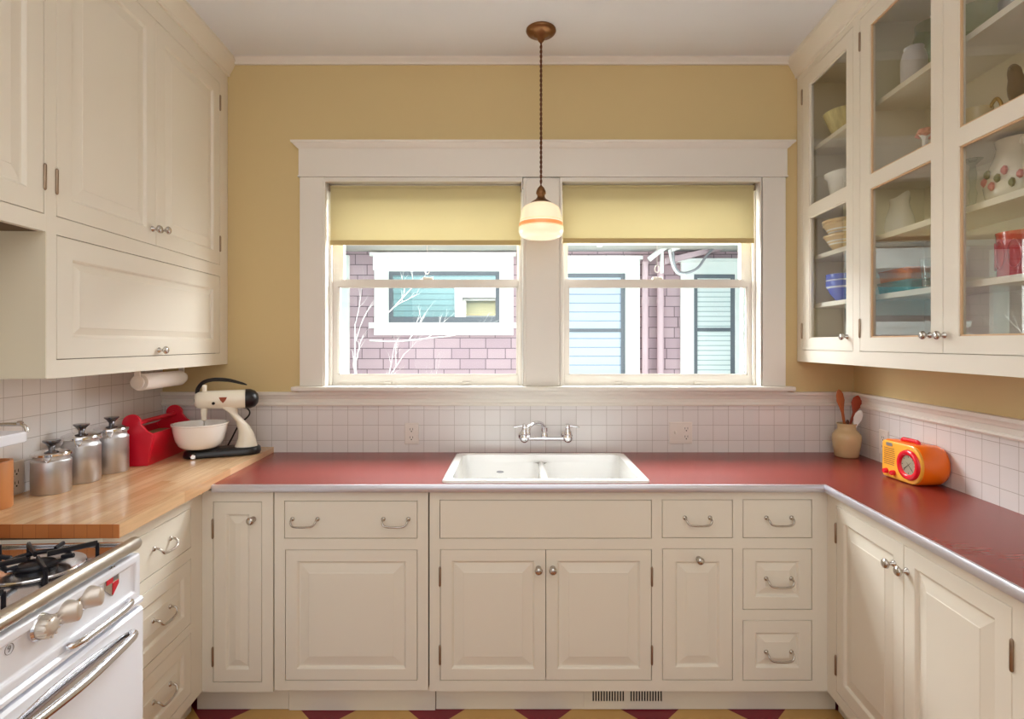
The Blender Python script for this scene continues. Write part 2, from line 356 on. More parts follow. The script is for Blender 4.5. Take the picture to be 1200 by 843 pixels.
# tile splashbacks
struct(MB().box(-1.735, 1.655, -0.006, 0, 0.90, 1.146).build('trim_1', 'tile'), 'white square tile splashback under the windows')
struct(MB().box(-1.25, -0.006, -0.006, 0, 0.90, 1.352).build('trim_2', 'tile', matrix=left_wall.m), 'white square tile behind the canisters')
struct(MB().box(0.006, 2.4, -0.006, 0, 0.90, 1.146).build('trim_3', 'tile', matrix=right_wall.m), 'white square tile behind the radio')
# chair rail profile (u = into room (negative local y), z)
RP = [(0, 1.142), (-0.016, 1.142), (-0.019, 1.149), (-0.016, 1.156), (-0.012, 1.159), (-0.012, 1.176), (-0.016, 1.18), (-0.018, 1.187), (-0.022, 1.195), (-0.026, 1.197), (-0.026, 1.211), (0, 1.211)]
struct(MB().prism(RP, 'x', -1.74, 1.66).build('trim_4', 'trim'), 'moulded white rail below the windows')
struct(MB().prism(RP, 'x', 0.0, 2.4).build('trim_5', 'trim', matrix=right_wall.m), 'moulded white rail above the tile by the radio')
# cornice on the window wall
struct(MB().prism([(0, 2.817), (-0.012, 2.817), (-0.016, 2.825), (-0.03, 2.838), (-0.034, CEIL), (0, CEIL)], 'x', -1.5, 1.5).build('trim_6', 'trim'), 'thin white cornice above the window wall')
# window casing
struct(MB().box(-1.057, -0.943, -0.022, 0, 1.2395, 2.2606).build('trim_7', 'trim', bevel=0.002), 'plain white window side casing beside the mixer corner')
struct(MB().box(1.203, 1.315, -0.022, 0, 1.2395, 2.2606).build('trim_8', 'trim', bevel=0.002), 'plain white window side casing beside the glass cabinet')
hc = MB().box(-1.062, 1.322, -0.024, 0, 2.2606, 2.402).box(-1.066, 1.326, -0.027, 0, 2.2606, 2.2685)
struct(hc.build('trim_9', 'trim', bevel=0.0015), 'wide white head casing over both windows')
cap = MB()
def cap_ring(y, xo, z): return [(-1.062 - xo, 0, z), (-1.062 - xo, y, z), (1.322 + xo, y, z), (1.322 + xo, 0, z)]
cap.loft([cap_ring(-0.026, 0.002, 2.400), cap_ring(-0.034, 0.012, 2.408), cap_ring(-0.044, 0.02, 2.420), cap_ring(-0.052, 0.029, 2.4235), cap_ring(-0.052, 0.029, 2.4325)])
struct(cap.build('trim_10', 'trim'), 'moulded white cap on the window head casing')
struct(MB().box(-1.088, 1.35, -0.055, 0.05, 1.217, 1.2395).build('trim_11', 'trim', bevel=0.006, seg=3), 'white window stool')
struct(MB().box(-1.06, 1.322, -0.03, 0, 1.2, 1.217).build('trim_12', 'trim', bevel=0.003), 'white apron strip under the window stool')
# mullion board with rounded top
xa, xb, zt, r = 0.046, 0.209, 2.257, 0.03
poly = [(xa, 1.2395), (xb, 1.2395)] + [(xb - r + r * cos(t), zt - r + r * sin(t)) for t in [i * pi / 2 / 6 for i in range(7)]] + [(xa + r - r * sin(t), zt - r + r * cos(t)) for t in [i * pi / 2 / 6 for i in range(7)]]
mb = MB().prism(poly, 'y', -0.026, -0.006); mb.box(0.0325, 0.2135, -0.018, 0, 1.2397, 2.2605)
struct(mb.build('trim_13', 'trim', bevel=0.004, seg=3), 'white mullion board between the windows')

# ------------------------------------------------------------------ windows
def window(name, hx0, hx1, gl, gr, ul, ur, side):
    w = empty(name, 'double hung window with white sashes, ' + side, None, ((hx0 + hx1) / 2, 0, 1.2395), kind='structure')
    ox, oz = (hx0 + hx1) / 2, 1.2395
    def L(m): return m.xf(Matrix.Translation((-ox, 0, -oz)))
    L(MB().frame(hx0 + 0.0022, hx1 - 0.0075, 1.2396, 2.2605, [(hx0 + 0.012, hx1 - 0.012, 1.2397, 2.24)], -0.019, 0.16)).build('jamb', 'trim', w)
    j0, j1 = hx0 + 0.0125, hx1 - 0.0125
    st = MB().box(j0, j0 + 0.014, 0.034, 0.048, 1.24, 2.239).box(j1 - 0.014, j1, 0.034, 0.048, 1.24, 2.239).box(j0, j1, 0.034, 0.048, 2.225, 2.239)
    L(st).build('stop', 'trim', w, bevel=0.002)
    lo = L(MB().frame(j0, j1, 1.24, 1.769, [(gl, gr, 1.2896, 1.7334)], 0.05, 0.084)).build('lower_sash', 'trim', w)
    L(sheet(gl, gr, 0.066, 1.2896, 1.7334)).build('pane', 'pane', lo)
    b2 = MB()
    for (a0, a1, c0, c1) in ((gl, gl + 0.006, 1.2896, 1.7334), (gr - 0.006, gr, 1.2896, 1.7334), (gl, gr, 1.2896, 1.2956), (gl, gr, 1.7274, 1.7334)):
        b2.box(a0, a1, 0.056, 0.065, c0, c1)
    L(b2).build('glazing_bead', 'trim', lo)
    for q in (0.28, 0.72):
        L(MB().box(gl + (gr - gl) * q - 0.02, gl + (gr - gl) * q + 0.02, 0.04, 0.05, 1.245, 1.257)).build('sash_lift', 'trim', lo, bevel=0.002)
    up = L(MB().frame(j0, j1, 1.735, 2.239, [(ul, ur, 1.772, 2.19)], 0.086, 0.12)).build('upper_sash', 'trim', w)
    L(sheet(ul, ur, 0.1, 1.772, 2.19)).build('pane', 'pane', up)
    L(MB().box((gl + gr) / 2 - 0.025, (gl + gr) / 2 + 0.025, 0.055, 0.08, 1.769, 1.782)).build('sash_lock', 'trim', up, bevel=0.003)
    return w
window('window_1', H1[0], H1[1], -0.8936, 0.0056, -0.877, 0.003, 'above the counter toward the mixer')
window('window_2', H2[0], H2[1], 0.2608, 1.160, 0.262, 1.140, 'above the counter toward the glass cabinets')

def blind(x0, x1, z0, z1, rx, rz, label):
    t = empty('roller_blind', label, 'blind', ((x0 + x1) / 2, 0.012, z1), group='khaki roller blinds')
    cx = (x0 + x1) / 2; h = z1 - z0; w = (x1 - x0) / 2
    fb = MB(); n = 12
    rings = []
    for k in range(n + 1):
        z = -h * k / n; y = 0.002 * sin(k * 0.9)
        rings.append([(-w + 0.002, y, z), (w - 0.002, y, z), (w - 0.002, y + 0.0012, z), (-w + 0.002, y + 0.0012, z)])
    fb.loft(rings); fb.build('fabric', 'shade_cloth', t, smooth=True)
    MB().box(-w + 0.001, w - 0.001, -0.005, 0.004, -h - 0.0, -h + 0.024).build('hem_bar', 'hem', t, bevel=0.002)
    MB().lathe([(0.011, -w), (0.011, w)], (0, 0.010, 0.002), 'x', 16).build('roller', 'shade_cloth', t, smooth=True)
    for sx in (-1, 1):
        MB().box(sx * (w + 0.001) - 0.002, sx * (w + 0.001) + 0.002, -0.008, 0.02, -0.016, 0.018).build('bracket', 'hinge', t)
    lx = rx - cx
    c = MB().tube([(lx, -0.002, -h), (lx, -0.003, rz - z1 + 0.028)], 0.0013, 6).build('cord', 'white_plastic', t, smooth=True)
    ring = [(lx + 0.011 * sin(a), -0.003, rz - z1 + 0.018 * cos(a) + 0.004) for a in [2 * pi * i / 16 for i in range(17)]]
    MB().tube(ring, 0.003, 8).build('pull_ring', 'white_plastic', t, smooth=True)
    return t
blind(-0.920, 0.0235, 1.934, 2.2175, -0.44, 1.805, 'khaki roller blind above the pane that shows a house window with dark glass')
blind(0.2275, 1.176, 1.944, 2.2200, 0.695, 1.812, 'khaki roller blind above the pane that shows the downspouts')

# ------------------------------------------------------------------ hardware
def knob(parent, x, z, y=0.0, s=1.0, mt='nickel'):
    return MB().lathe([(0.0, 0.0), (0.011 * s, 0), (0.011 * s, -0.003 * s), (0.006 * s, -0.006 * s), (0.005 * s, -0.016 * s), (0.010 * s, -0.019 * s), (0.0148 * s, -0.024 * s), (0.0152 * s, -0.028 * s), (0.012 * s, -0.033 * s), (0.006 * s, -0.0352 * s), (0.0, -0.0355 * s)],
                      axis='y', n=18, cap=False).build('knob', mt, parent, smooth=True, loc=(x, y, z), ang=60)
def handle(parent, x, z, y=0.0, w=0.048, mt='nickel'):
    m = MB()
    path = bez([(-w, 0.0, 0.008), (-w, -0.014, 0.008), (-w + 0.001, -0.024, 0.002), (-w + 0.008, -0.029, -0.009), (-w + 0.022, -0.031, -0.013), (0, -0.032, -0.014),
                (w - 0.022, -0.031, -0.013), (w - 0.008, -0.029, -0.009), (w - 0.001, -0.024, 0.002), (w, -0.014, 0.008), (w, 0.0, 0.008)], 4)
    m.tube(path, 0.0038, 8)
    for sx in (-w, w):
        m.lathe([(0.0085, 0), (0.0085, -0.003), (0.005, -0.007)], (sx, 0, 0.008), 'y', 14)
    return m.build('handle', mt, parent, smooth=True, loc=(x, y, z), ang=60)
def hinge(parent, x, z, mt='hinge'):
    return MB().lathe([(0.0, -0.039), (0.003, -0.037), (0.0045, -0.033), (0.0045, 0.033), (0.003, 0.037), (0.0, 0.039)], axis='z', n=10, cap=False).build('hinge', mt, parent, smooth=True, loc=(x, -0.002, z))
GAP = 0.0022
def raised_door(parent, x0, x1, z0, z1, rail, name='door', mt='paint', slope=0.03, zr=None):
    x0 += GAP; x1 -= GAP; z0 += GAP; z1 -= GAP
    ox, oz = (x0 + x1) / 2, (z0 + z1) / 2
    hw = min(x1 - x0, z1 - z0) / 2 - rail
    sl = min(slope, hw * 0.55)
    return MB().panel(x0 - ox, x1 - ox, z0 - oz, z1 - oz, [(0, 0.0012), (0.0012, 0), (rail - 0.004, 0), (rail, 0.003), (rail + 0.0035, 0.0085), (rail + 0.007, 0.009), (rail + 0.007 + sl, 0.0025), (rail + 0.009 + sl, 0.0012)]).build(name, mt, parent, loc=(ox, 0, oz)), ox, oz
def slab(parent, x0, x1, z0, z1, name='drawer', mt='paint'):
    x0 += GAP; x1 -= GAP; z0 += GAP; z1 -= GAP
    ox, oz = (x0 + x1) / 2, (z0 + z1) / 2
    return MB().panel(x0 - ox, x1 - ox, z0 - oz, z1 - oz, [(0, 0.0012), (0.0012, 0)]).build(name, mt, parent, loc=(ox, 0, oz)), ox, oz
def carcass(parent, x0, x1, z0, z1, depth, top=False, mt='carcass', name='carcass'):
    m = MB().box(x0, x0 + 0.015, 0.021, depth, z0, z1).box(x1 - 0.015, x1, 0.021, depth, z0, z1).box(x0 + 0.015, x1 - 0.015, 0.021, depth, z0, z0 + 0.015).box(x0 + 0.015, x1 - 0.015, depth - 0.01, depth, z0 + 0.015, z1)
    if top: m.box(x0 + 0.015, x1 - 0.015, 0.021, depth - 0.01, z1 - 0.015, z1)
    return m.build(name, mt, parent)
class Cab:
    """a cabinet unit in a frame: photo points give the openings on its face plane."""
    def __init__(s, fr, name, label, cat, x0, x1, z0, z1, depth, mt='paint', toe=None, group=None):
        s.fr, s.x0, s.z0, s.x1, s.z1 = fr, x0, z0, x1, z1; s.ox = (x0 + x1) / 2
        s.t = empty(name, label, cat, matrix=fr.at(s.ox, 0, 0), group=group); s.holes = []; s.depth = depth; s.mt = mt
    def rect(s, p0, p1):
        ax, az = s.fr.px(*p0); bx, bz = s.fr.px(*p1)
        return (min(ax, bx) - s.ox, max(ax, bx) - s.ox, min(az, bz), max(az, bz))
    def rxz(s, px0, px1, z0, z1):
        ax = s.fr.px(px0, 402)[0] - s.ox; bx = s.fr.px(px1, 402)[0] - s.ox
        return (ax, bx, z0, z1)
    def X(s, px): return s.fr.px(px, 402)[0] - s.ox
    def Z(s, px, py): return s.fr.px(px, py)[1]
    def finish(s, top=False):
        MB().frame(s.x0 - s.ox, s.x1 - s.ox, s.z0, s.z1, s.holes).build('face_frame', s.mt, s.t)
        carcass(s.t, s.x0 - s.ox, s.x1 - s.ox, s.z0, s.z1, s.depth, top)
        return s
ZB, ZT = 0.122, 0.886          # bottom and top of the base face frames
def sz(py): return H + (CY - py) / 307.0
def sx(px): return (px - CX) / 307.0
ZB = sz(810.5)
def toe(cab, x0, x1, y=0.075, z1=None, name='toe_kick'):
    return MB().box(x0, x1, y, y + 0.015, 0.002, (z1 or cab.z0) + 0.01).build(name, 'paint', cab.t)

# ------------------------------------------------------------------ base cabinets, window run
c = Cab(back_base, 'base_cabinet', 'narrow cream base cabinet beside the drawer bank, one slim raised panel door', 'cabinet', sx(236.7), sx(320), ZB - 0.003, ZT, 0.52)
h = c.rect((249.5, 588), (307, 800)); c.holes.append(h); c.finish()
d, ox, oz = raised_door(c.t, *h, 0.05, slope=0.028); knob(d, c.X(297) - ox, sz(608.6) - oz)
hinge(d, h[0] - ox, sz(620) - oz); hinge(d, h[0] - ox, sz(770) - oz)
toe(c, -1.262 - c.ox, sx(329) - c.ox - 0.001, 0.075)

c = Cab(back_base, 'dishwasher', 'cream panelled dishwasher front with two wire handles, set between base cabinets', 'dishwasher', sx(321.6), sx(501.6), sz(809.5), ZT, 0.52)
h1 = c.rect((333, 587), (489.3, 631.5)); h2 = c.rect((334, 644.5), (489.3, 798)); c.holes += [h1, h2]; c.finish()
d, ox, oz = slab(c.t, *h1); handle(d, c.X(357.5) - ox, sz(611) - oz); handle(d, c.X(464) - ox, sz(611) - oz)
raised_door(c.t, *h2, 0.046, name='door_panel', slope=0.034)
tk = toe(c, sx(329.8) - c.ox, sx(507) - c.ox, 0.068)
for q in range(3):
    MB().box(sx(336.5) - c.ox - 0.001 + 0.0, sx(336.5) - c.ox + 0.003, 0.0665, 0.068, sz(813 + 4 * q) - 0.004, sz(813 + 4 * q) + 0.004).build('slot', 'dark', tk)

c = Cab(back_base, 'sink_base_cabinet', 'long cream base cabinet under the sink, with doors and a stack of drawers', 'cabinet', sx(503.4), sx(969.6), ZB, ZT, 0.52)
hs = {}
hs['false'] = c.rect((515, 586), (763.8, 631.5)); hs['d1'] = c.rect((515.6, 644), (763.9, 798))
hs['dr1'] = c.rect((775.7, 585.7), (858.7, 631)); hs['d3'] = c.rect((775.9, 643), (858.7, 797.7))
hs['dr2'] = c.rect((870.4, 585.5), (951.7, 631)); hs['dr3'] = c.rect((870.4, 643), (951.7, 715)); hs['dr4'] = c.rect((870.4, 727), (951.7, 798))
c.holes = list(hs.values()); c.finish()
slab(c.t, *hs['false'], name='false_front')
a0, a1, b0, b1 = hs['d1']; mid = (a0 + a1) / 2
d, ox, oz = raised_door(c.t, a0, mid + 0.001, b0, b1, 0.046, slope=0.033); knob(d, c.X(631) - ox, sz(666.4) - oz)
for zz in (676, 768): hinge(d, a0 - ox, sz(zz) - oz)
d, ox, oz = raised_door(c.t, mid - 0.001, a1, b0, b1, 0.046, slope=0.033); knob(d, c.X(647.7) - ox, sz(666.4) - oz)
for zz in (676, 768): hinge(d, a1 - ox, sz(zz) - oz)
d, ox, oz = raised_door(c.t, *hs['d3'], 0.052, slope=0.03); knob(d, c.X(818.4) - ox, sz(655) - oz, s=0.95)
d, ox, oz = slab(c.t, *hs['dr1']); handle(d, c.X(817.2) - ox, sz(609.5) - oz)
d, ox, oz = slab(c.t, *hs['dr2']); handle(d, c.X(912.7) - ox, sz(609.5) - oz)
d, ox, oz = raised_door(c.t, *hs['dr3'], 0.05, name='drawer', slope=0.024); handle(d, c.X(912.7) - ox, sz(681) - oz, 0.0025)
d, ox, oz = raised_door(c.t, *hs['dr4'], 0.05, name='drawer', slope=0.024); handle(d, c.X(912.7) - ox, sz(767) - oz, 0.0025)
toe(c, sx(507.8) - c.ox, 1.262 - c.ox)

# vent register in the toe kick
t = empty('floor_vent', 'cream slotted heating vent set low in the toe kick below the sink doors', 'vent', (sx(740), -0.5275, 0.012))
w = 0.172; m = MB(); holes = []
for g0 in (697.5, 743.5):
    for k in range(12):
        xx = sx(g0 + k * 3.3) - sx(740); holes.append((xx, xx + 0.0058, 0.0345, 0.084))
m.frame(-w, w, 0.004, 0.1, holes, 0, 0.003)
m.build('vent_plate', 'paint', t); MB().box(-w + 0.002, w - 0.002, 0.003, 0.005, 0.01, 0.098).build('vent_backing', 'dark', t)
t.location = (sx(740) * 1.0 + 0.0 , -0.5295, 0.0)

# ------------------------------------------------------------------ base cabinets, side runs
xs, _ = left_base.px(236.7, 600)
c = Cab(left_base, 'drawer_cabinet', 'cream bank of three drawers under the butcher block, beside the white range', 'cabinet', -1.147, xs, ZB, 0.9, 0.47)
e0 = -1.13; e1 = left_base.px(224, 600)[0]
rows = [(left_base.px(224, 595)[1], left_base.px(224, 642)[1]), (left_base.px(224, 654.8)[1], left_base.px(224, 731)[1]), (left_base.px(224, 741.5)[1], left_base.px(224, 805)[1])]
rows[2] = (rows[2][0], ZB + 0.042)
for zt_, zb_ in rows: c.holes.append((e0 - c.ox, e1 - c.ox, zb_, zt_))
c.finish()
hc_ = (left_base.px(190, 640)[0]) - c.ox
for k, hh in enumerate(c.holes):
    if k == 0: d, ox, oz = slab(c.t, *hh)
    else: d, ox, oz = raised_door(c.t, *hh, 0.05, name='drawer', slope=0.026)
    handle(d, hc_ - ox, [left_base.px(190, 640)[1], left_base.px(190, 722)[1], left_base.px(193, 812)[1]][k] - oz, 0.0 if k == 0 else 0.0025)
MB().box(c.x0 - c.ox - 0.003, c.x0 - c.ox, 0.0, 0.47, ZB, 0.9).build('side_panel', 'paint', c.t)
toe(c, c.x0 - c.ox, c.x1 - c.ox + 0.07)

xs, _ = right_base.px(969.6, 600)
c = Cab(right_base, 'base_cabinet', 'cream base cabinet under the radio counter, pair of tall raised panel doors', 'cabinet', xs, 1.62, ZB, ZT, 0.40)
zt_ = right_base.px(980, 592.4)[1]; zb_ = ZB + 0.042
x0 = right_base.px(980, 600)[0] - c.ox; x1 = right_base.px(1059, 600)[0] - c.ox; x2 = right_base.px(1186.5, 600)[0] - c.ox
c.holes += [(x0, x2, zb_, zt_)]; c.finish()
d, ox, oz = raised_door(c.t, x0, x1 + 0.001, zb_, zt_, 0.052, slope=0.036); kx, kz = right_base.px(1048, 661); knob(d, kx - c.ox - ox, kz - oz)
for py in (625, 780): hinge(d, x0 - ox, right_base.px(980, py)[1] - oz)
d, ox, oz = raised_door(c.t, x1 - 0.001, x2, zb_, zt_, 0.052, slope=0.036); kx, kz = right_base.px(1063, 670); knob(d, kx - c.ox - ox, kz - oz)
for py in (766, ): hinge(d, x2 - ox, right_base.px(1183, py)[1] - oz)
hinge(d, x2 - ox, right_base.px(980, 780)[1] - oz)
toe(c, c.x0 - c.ox - 0.07, c.x1 - c.ox)
c = Cab(right_base, 'base_cabinet', 'cream base cabinet past the hinge of the tall doors, below the red counter', 'cabinet', 1.6215, 2.28, ZB, ZT, 0.40)
hh = (1.66 - c.ox, 2.24 - c.ox, zb_, zt_); c.holes.append(hh); c.finish(); d, ox, oz = raised_door(c.t, *hh, 0.052, slope=0.036); toe(c, c.x0 - c.ox, c.x1 - c.ox)

# ------------------------------------------------------------------ countertops
def xl_edge(y): return -1.1905 - TL * y
def xr_edge(y): return 1.2136 + TR * y
YE = -0.621; ZC0, ZC = 0.8865, 0.914
hx0, hx1, hy0, hy1 = -0.262, 0.492, -0.585, -0.105
quads = [[(xl_edge(0), 0), (xl_edge(YE), YE), (hx0, YE), (hx0, 0)], [(hx0, hy0), (hx0, YE), (hx1, YE), (hx1, hy0)], [(hx0, 0), (hx0, hy1), (hx1, hy1), (hx1, 0)],
         [(hx1, 0), (hx1, YE), (xr_edge(YE), YE), (XR(0) , 0)], [(XR(0), 0), (xr_edge(YE), YE), (xr_edge(-2.3), -2.3), (XR(-2.3), -2.3)]]
m = MB()
for q in quads: m.prism(q, 'z', ZC0, ZC)
ct = m.build('countertop', 'red_counter'); tag(ct, 'dark red countertop running under the windows and along the radio wall', 'countertop')
pts = [(xl_edge(YE) + 0.001, YE), (xr_edge(YE) - 0.0, YE), (xr_edge(-2.3), -2.3)]
prof = [(0, ZC0), (-0.004, ZC0), (-0.0065, ZC0 + 0.003), (-0.0065, ZC - 0.003), (-0.004, ZC + 0.0008), (0.004, ZC + 0.0008), (0.004, ZC + 0.0001), (0, ZC)]
rings = []
for i, p in enumerate(pts):
    if i == 0: n = Vector((0, 1)) ; k = 1
    elif i == 2: n = Vector((cos(atan(TR)), -sin(atan(TR)))); k = 1
    else:
        n1 = Vector((0, 1)); n2 = Vector((cos(atan(TR)), -sin(atan(TR)))); n = (n1 + n2).normalized(); k = 1 / n.dot(n1)
    rings.append([(p[0] + n.x * u * k, p[1] + n.y * u * k, z) for u, z in prof])
MB().loft(rings).build('metal_edge', 'alu', ct, smooth=True)
# butcher block: local frame of the left wall (x toward the window wall)
bb = MB().add([tuple(left_wall.i @ Vector((x, y, z))) for z in (0.9015, 0.9405) for x, y in ((XL(-1.1485) + 0.0005, -1.1485), (xl_edge(-1.1485), -1.1485), (xl_edge(-0.002), -0.002), (XL(-0.002) + 0.0005, -0.002))],
              [(0, 3, 2, 1), (4, 5, 6, 7), (1, 2, 6, 5), (2, 3, 7, 6), (3, 0, 4, 7)])
bb = bb.build('butcher_block', 'butcher', matrix=left_wall.m); tag(bb, 'maple butcher block worktop under the canisters', 'worktop')
MB().add([tuple(left_wall.i @ Vector((x, y, z))) for y in (-1.1485, -1.1505) for x, z in ((XL(-1.15) + 0.0005, 0.9015), (xl_edge(-1.15), 0.9015), (xl_edge(-1.15), 0.9405), (XL(-1.15) + 0.0005, 0.9405))],
         [(0, 1, 2, 3), (7, 6, 5, 4), (0, 4, 5, 1), (1, 5, 6, 2), (2, 6, 7, 3), (3, 7, 4, 0)]).build('end_grain', 'butcher_end', bb)

# ------------------------------------------------------------------ sink and faucet
def rrect(x0, x1, y0, y1, r, z, n=5):
    out = []
    for cx, cy, a in ((x1 - r, y0 + r, -pi / 2), (x1 - r, y1 - r, 0), (x0 + r, y1 - r, pi / 2), (x0 + r, y0 + r, pi)):
        out += [(cx + r * cos(a + pi / 2 * k / n), cy + r * sin(a + pi / 2 * k / n), z) for k in range(n + 1)]
    return out
t = empty('kitchen_sink', 'white double bowl drop in sink under the faucet', 'sink', (0.114, -0.34, 0.914))
S = (-0.401, 0.401, -0.262, 0.265)
m = MB(); bowls = [(-0.362, -0.012, -0.222, 0.225), (0.016, 0.362, -0.222, 0.225)]
m.loft([rrect(*S, 0.03, 0.0), rrect(S[0], S[1], S[2], S[3], 0.03, 0.006), rrect(S[0] + 0.004, S[1] - 0.004, S[2] + 0.004, S[3] - 0.004, 0.028, 0.011), rrect(S[0] + 0.012, S[1] - 0.012, S[2] + 0.012, S[3] - 0.012, 0.026, 0.013), rrect(S[0] + 0.03, S[1] - 0.03, S[2] + 0.03, S[3] - 0.03, 0.03, 0.0125), rrect(S[0] + 0.036, S[1] - 0.036, S[2] + 0.036, S[3] - 0.036, 0.035, 0.009), rrect(S[0] + 0.038, S[1] - 0.038, S[2] + 0.038, S[3] - 0.038, 0.035, -0.028)], cap=False)
m.build('rim', 'porcelain', t, smooth=True, ang=50)
for bx in ((-0.363, -0.008, -0.224, 0.227), (0.014, 0.363, -0.224, 0.227)):
    q = MB(); q.loft([rrect(*bx, 0.045, -0.026), rrect(bx[0] + 0.006, bx[1] - 0.006, bx[2] + 0.006, bx[3] - 0.006, 0.05, -0.12), rrect(bx[0] + 0.03, bx[1] - 0.03, bx[2] + 0.03, bx[3] - 0.03, 0.06, -0.19), rrect((bx[0] + bx[1]) / 2 - 0.04, (bx[0] + bx[1]) / 2 + 0.04, -0.04, 0.04, 0.039, -0.2)], cap=False)
    n0 = len(q.v) - 24; q.f.append(tuple(range(n0, n0 + 24)))
    bo = q.build('bowl', 'porcelain', t, smooth=True, ang=60)
    MB().lathe([(0, -0.197), (0.03, -0.197), (0.042, -0.1985)], ((bx[0] + bx[1]) / 2, 0, 0), n=20, cap=False).build('drain', 'chrome', bo, smooth=True)
MB().box(-0.012, 0.018, -0.224, 0.227, -0.06, -0.02).build('divider', 'porcelain', t, bevel=0.011, seg=4)

MB().lathe([(0.011, 0.0), (0.011, -0.0006), (0, -0.0006)], (0, 0, 0), 'y', 20, cap=False).xf(Matrix.Diagonal((1.6, 1, 0.5, 1))).build('maker_mark', 'pewter', t, loc=(-0.19, 0.2235, -0.07))
t = empty('faucet', 'chrome wall mounted bridge faucet with two lever handles and a curved spout', 'faucet', (0.143, -0.0065, 0.992))
q = 0.104
m = MB().tube([(-q, -0.058, 0), (q, -0.058, 0)], 0.009, 12)
m.build('bridge_bar', 'chrome', t, smooth=True)
for sx_ in (-1, 1):
    vb = MB().lathe([(0.028, 0.0), (0.028, -0.004), (0.018, -0.012), (0.013, -0.02), (0.013, -0.045), (0.02, -0.048), (0.022, -0.07), (0.014, -0.078), (0.0, -0.079)], (sx_ * q, 0, 0.004), 'y', 18, cap=False).build('valve_body', 'chrome', t, smooth=True, ang=50)
    MB().lathe([(0.019, 0.014), (0.02, 0.03), (0.014, 0.04), (0.010, 0.052), (0.012, 0.056), (0.012, 0.066), (0.006, 0.071), (0, 0.072)], (sx_ * q, -0.058, 0), 'z', 16, cap=False).build('valve_bonnet', 'chrome', t, smooth=True, ang=50)
    hm = MB().tube([(sx_ * (q - 0.012), -0.058, 0.061), (sx_ * q, -0.058, 0.061), (sx_ * (q + 0.03), -0.062, 0.058), (sx_ * (q + 0.05), -0.064, 0.055), (sx_ * (q + 0.056), -0.0645, 0.0545)], [0.006, 0.0075, 0.0045, 0.0055, 0.003], 8)
    hm.build('lever_handle', 'chrome', t, smooth=True)
MB().lathe([(0.011, 0.006), (0.017, 0.01), (0.017, 0.022), (0.013, 0.026), (0.013, 0.034), (0.016, 0.036), (0.016, 0.052), (0.009, 0.056)], (-0.008, -0.058, 0), 'z', 16).build('spout_base', 'chrome', t, smooth=True, ang=50)
sp = bez([(-0.008, -0.058, 0.046), (-0.016, -0.075, 0.066), (-0.035, -0.11, 0.083), (-0.062, -0.16, 0.088), (-0.083, -0.2, 0.078), (-0.09, -0.212, 0.062), (-0.09, -0.213, 0.05)], 6)
m = MB().tube(sp, 0.0095, 12)
m.build('spout', 'chrome', t, smooth=True)
MB().lathe([(0.0, 0.034), (0.0115, 0.034), (0.0125, 0.045), (0.0125, 0.058), (0.010, 0.062)], (-0.09, -0.213, 0), 'z', 14).build('spout_tip', 'chrome', t, smooth=True, ang=50)

# ------------------------------------------------------------------ upper cabinets, left
UZB = 1.3505
def zl(px, py): return left_up.px(px, py)[1]
def xlft(px): return left_up.px(px, 402)[0]
xn = xlft(54.5)
c = Cab(left_up, 'wall_cabinet', 'tall cream wall cabinet over the butcher block, two raised panel doors above a wide flap', 'cabinet', xn, -0.003, UZB, CEIL - 0.002, 0.300)
zt_ = zl(255.8, 95.8); zd = (zl(66, 255.5) + zl(257.7, 310)) / 2
ft = (zl(66, 276.7) + zl(257.7, 323)) / 2; fb_ = (zl(66.8, 421.8) + zl(257.7, 414.4)) / 2
xa, xm, xb = xlft(66), xlft(183), xlft(257.6)
c.holes = [(xa - c.ox, xb - c.ox, zd, zt_), (xa - c.ox, xb - c.ox, fb_, ft)]; c.finish(True)
a, mm, bq = xa - c.ox, xm - c.ox, xb - c.ox
d, ox, oz = raised_door(c.t, a, mm + 0.001, zd, zt_, 0.062, slope=0.036); kx = xlft(178.5) - c.ox; knob(d, kx - ox, zl(178.5, 268.5) - oz)
for zz in (zl(66, 213), zt_ - 0.12): hinge(d, a - ox, zz - oz)
d, ox, oz = raised_door(c.t, mm - 0.001, bq, zd, zt_, 0.062, slope=0.036); kx = xlft(189) - c.ox; knob(d, kx - ox, zl(189, 270) - oz)
for zz in (zl(258, 286), zl(258, 121)): hinge(d, bq - ox, zz - oz)
d, ox, oz = raised_door(c.t, a, bq, fb_, ft, 0.066, name='flap', slope=0.02); knob(d, xlft(186) - c.ox - ox, zl(186, 410.5) - oz)
MB().box(xn - c.ox - 0.004, xn - c.ox, 0.0, 0.32, UZB, 1.86).build('side_panel', 'inside', c.t)  # shade on this end is put into the darker paint
MB().box(c.x0 - c.ox, c.x1 - c.ox, 0.0, 0.30, UZB - 0.003, UZB).build('bottom_panel', 'paint', c.t)
def crown(u0, h): return [(0.0, CEIL - h), (-0.010, CEIL - h), (-0.012, CEIL - h + 0.012), (-0.022, CEIL - h + 0.03), (-0.04, CEIL - 0.022), (-0.046, CEIL - 0.016), (-0.046, CEIL - 0.0005), (0.0, CEIL - 0.0005)]
MB().prism(crown(0, 0.085), 'x', c.x0 - c.ox, c.x1 - c.ox + 0.004).build('crown_moulding', 'paint', c.t)
xs0 = xn - 0.95; zA = zl(52, 271)
c = Cab(left_up, 'wall_cabinet', 'short cream wall cabinet hung over the range, raised panel door', 'cabinet', xs0, xn - 0.0005, zA, CEIL - 0.002, 0.300)
xr_ = xlft(52) - c.ox; zd2 = zl(51.5, 250.8)
c.holes = [(xs0 + 0.04 - c.ox, xr_, zd2, zt_)]; c.finish(True)
midA = (xs0 + 0.04 - c.ox + xr_) / 2
d, ox, oz = raised_door(c.t, midA - 0.001, xr_, zd2, zt_, 0.062, slope=0.036)
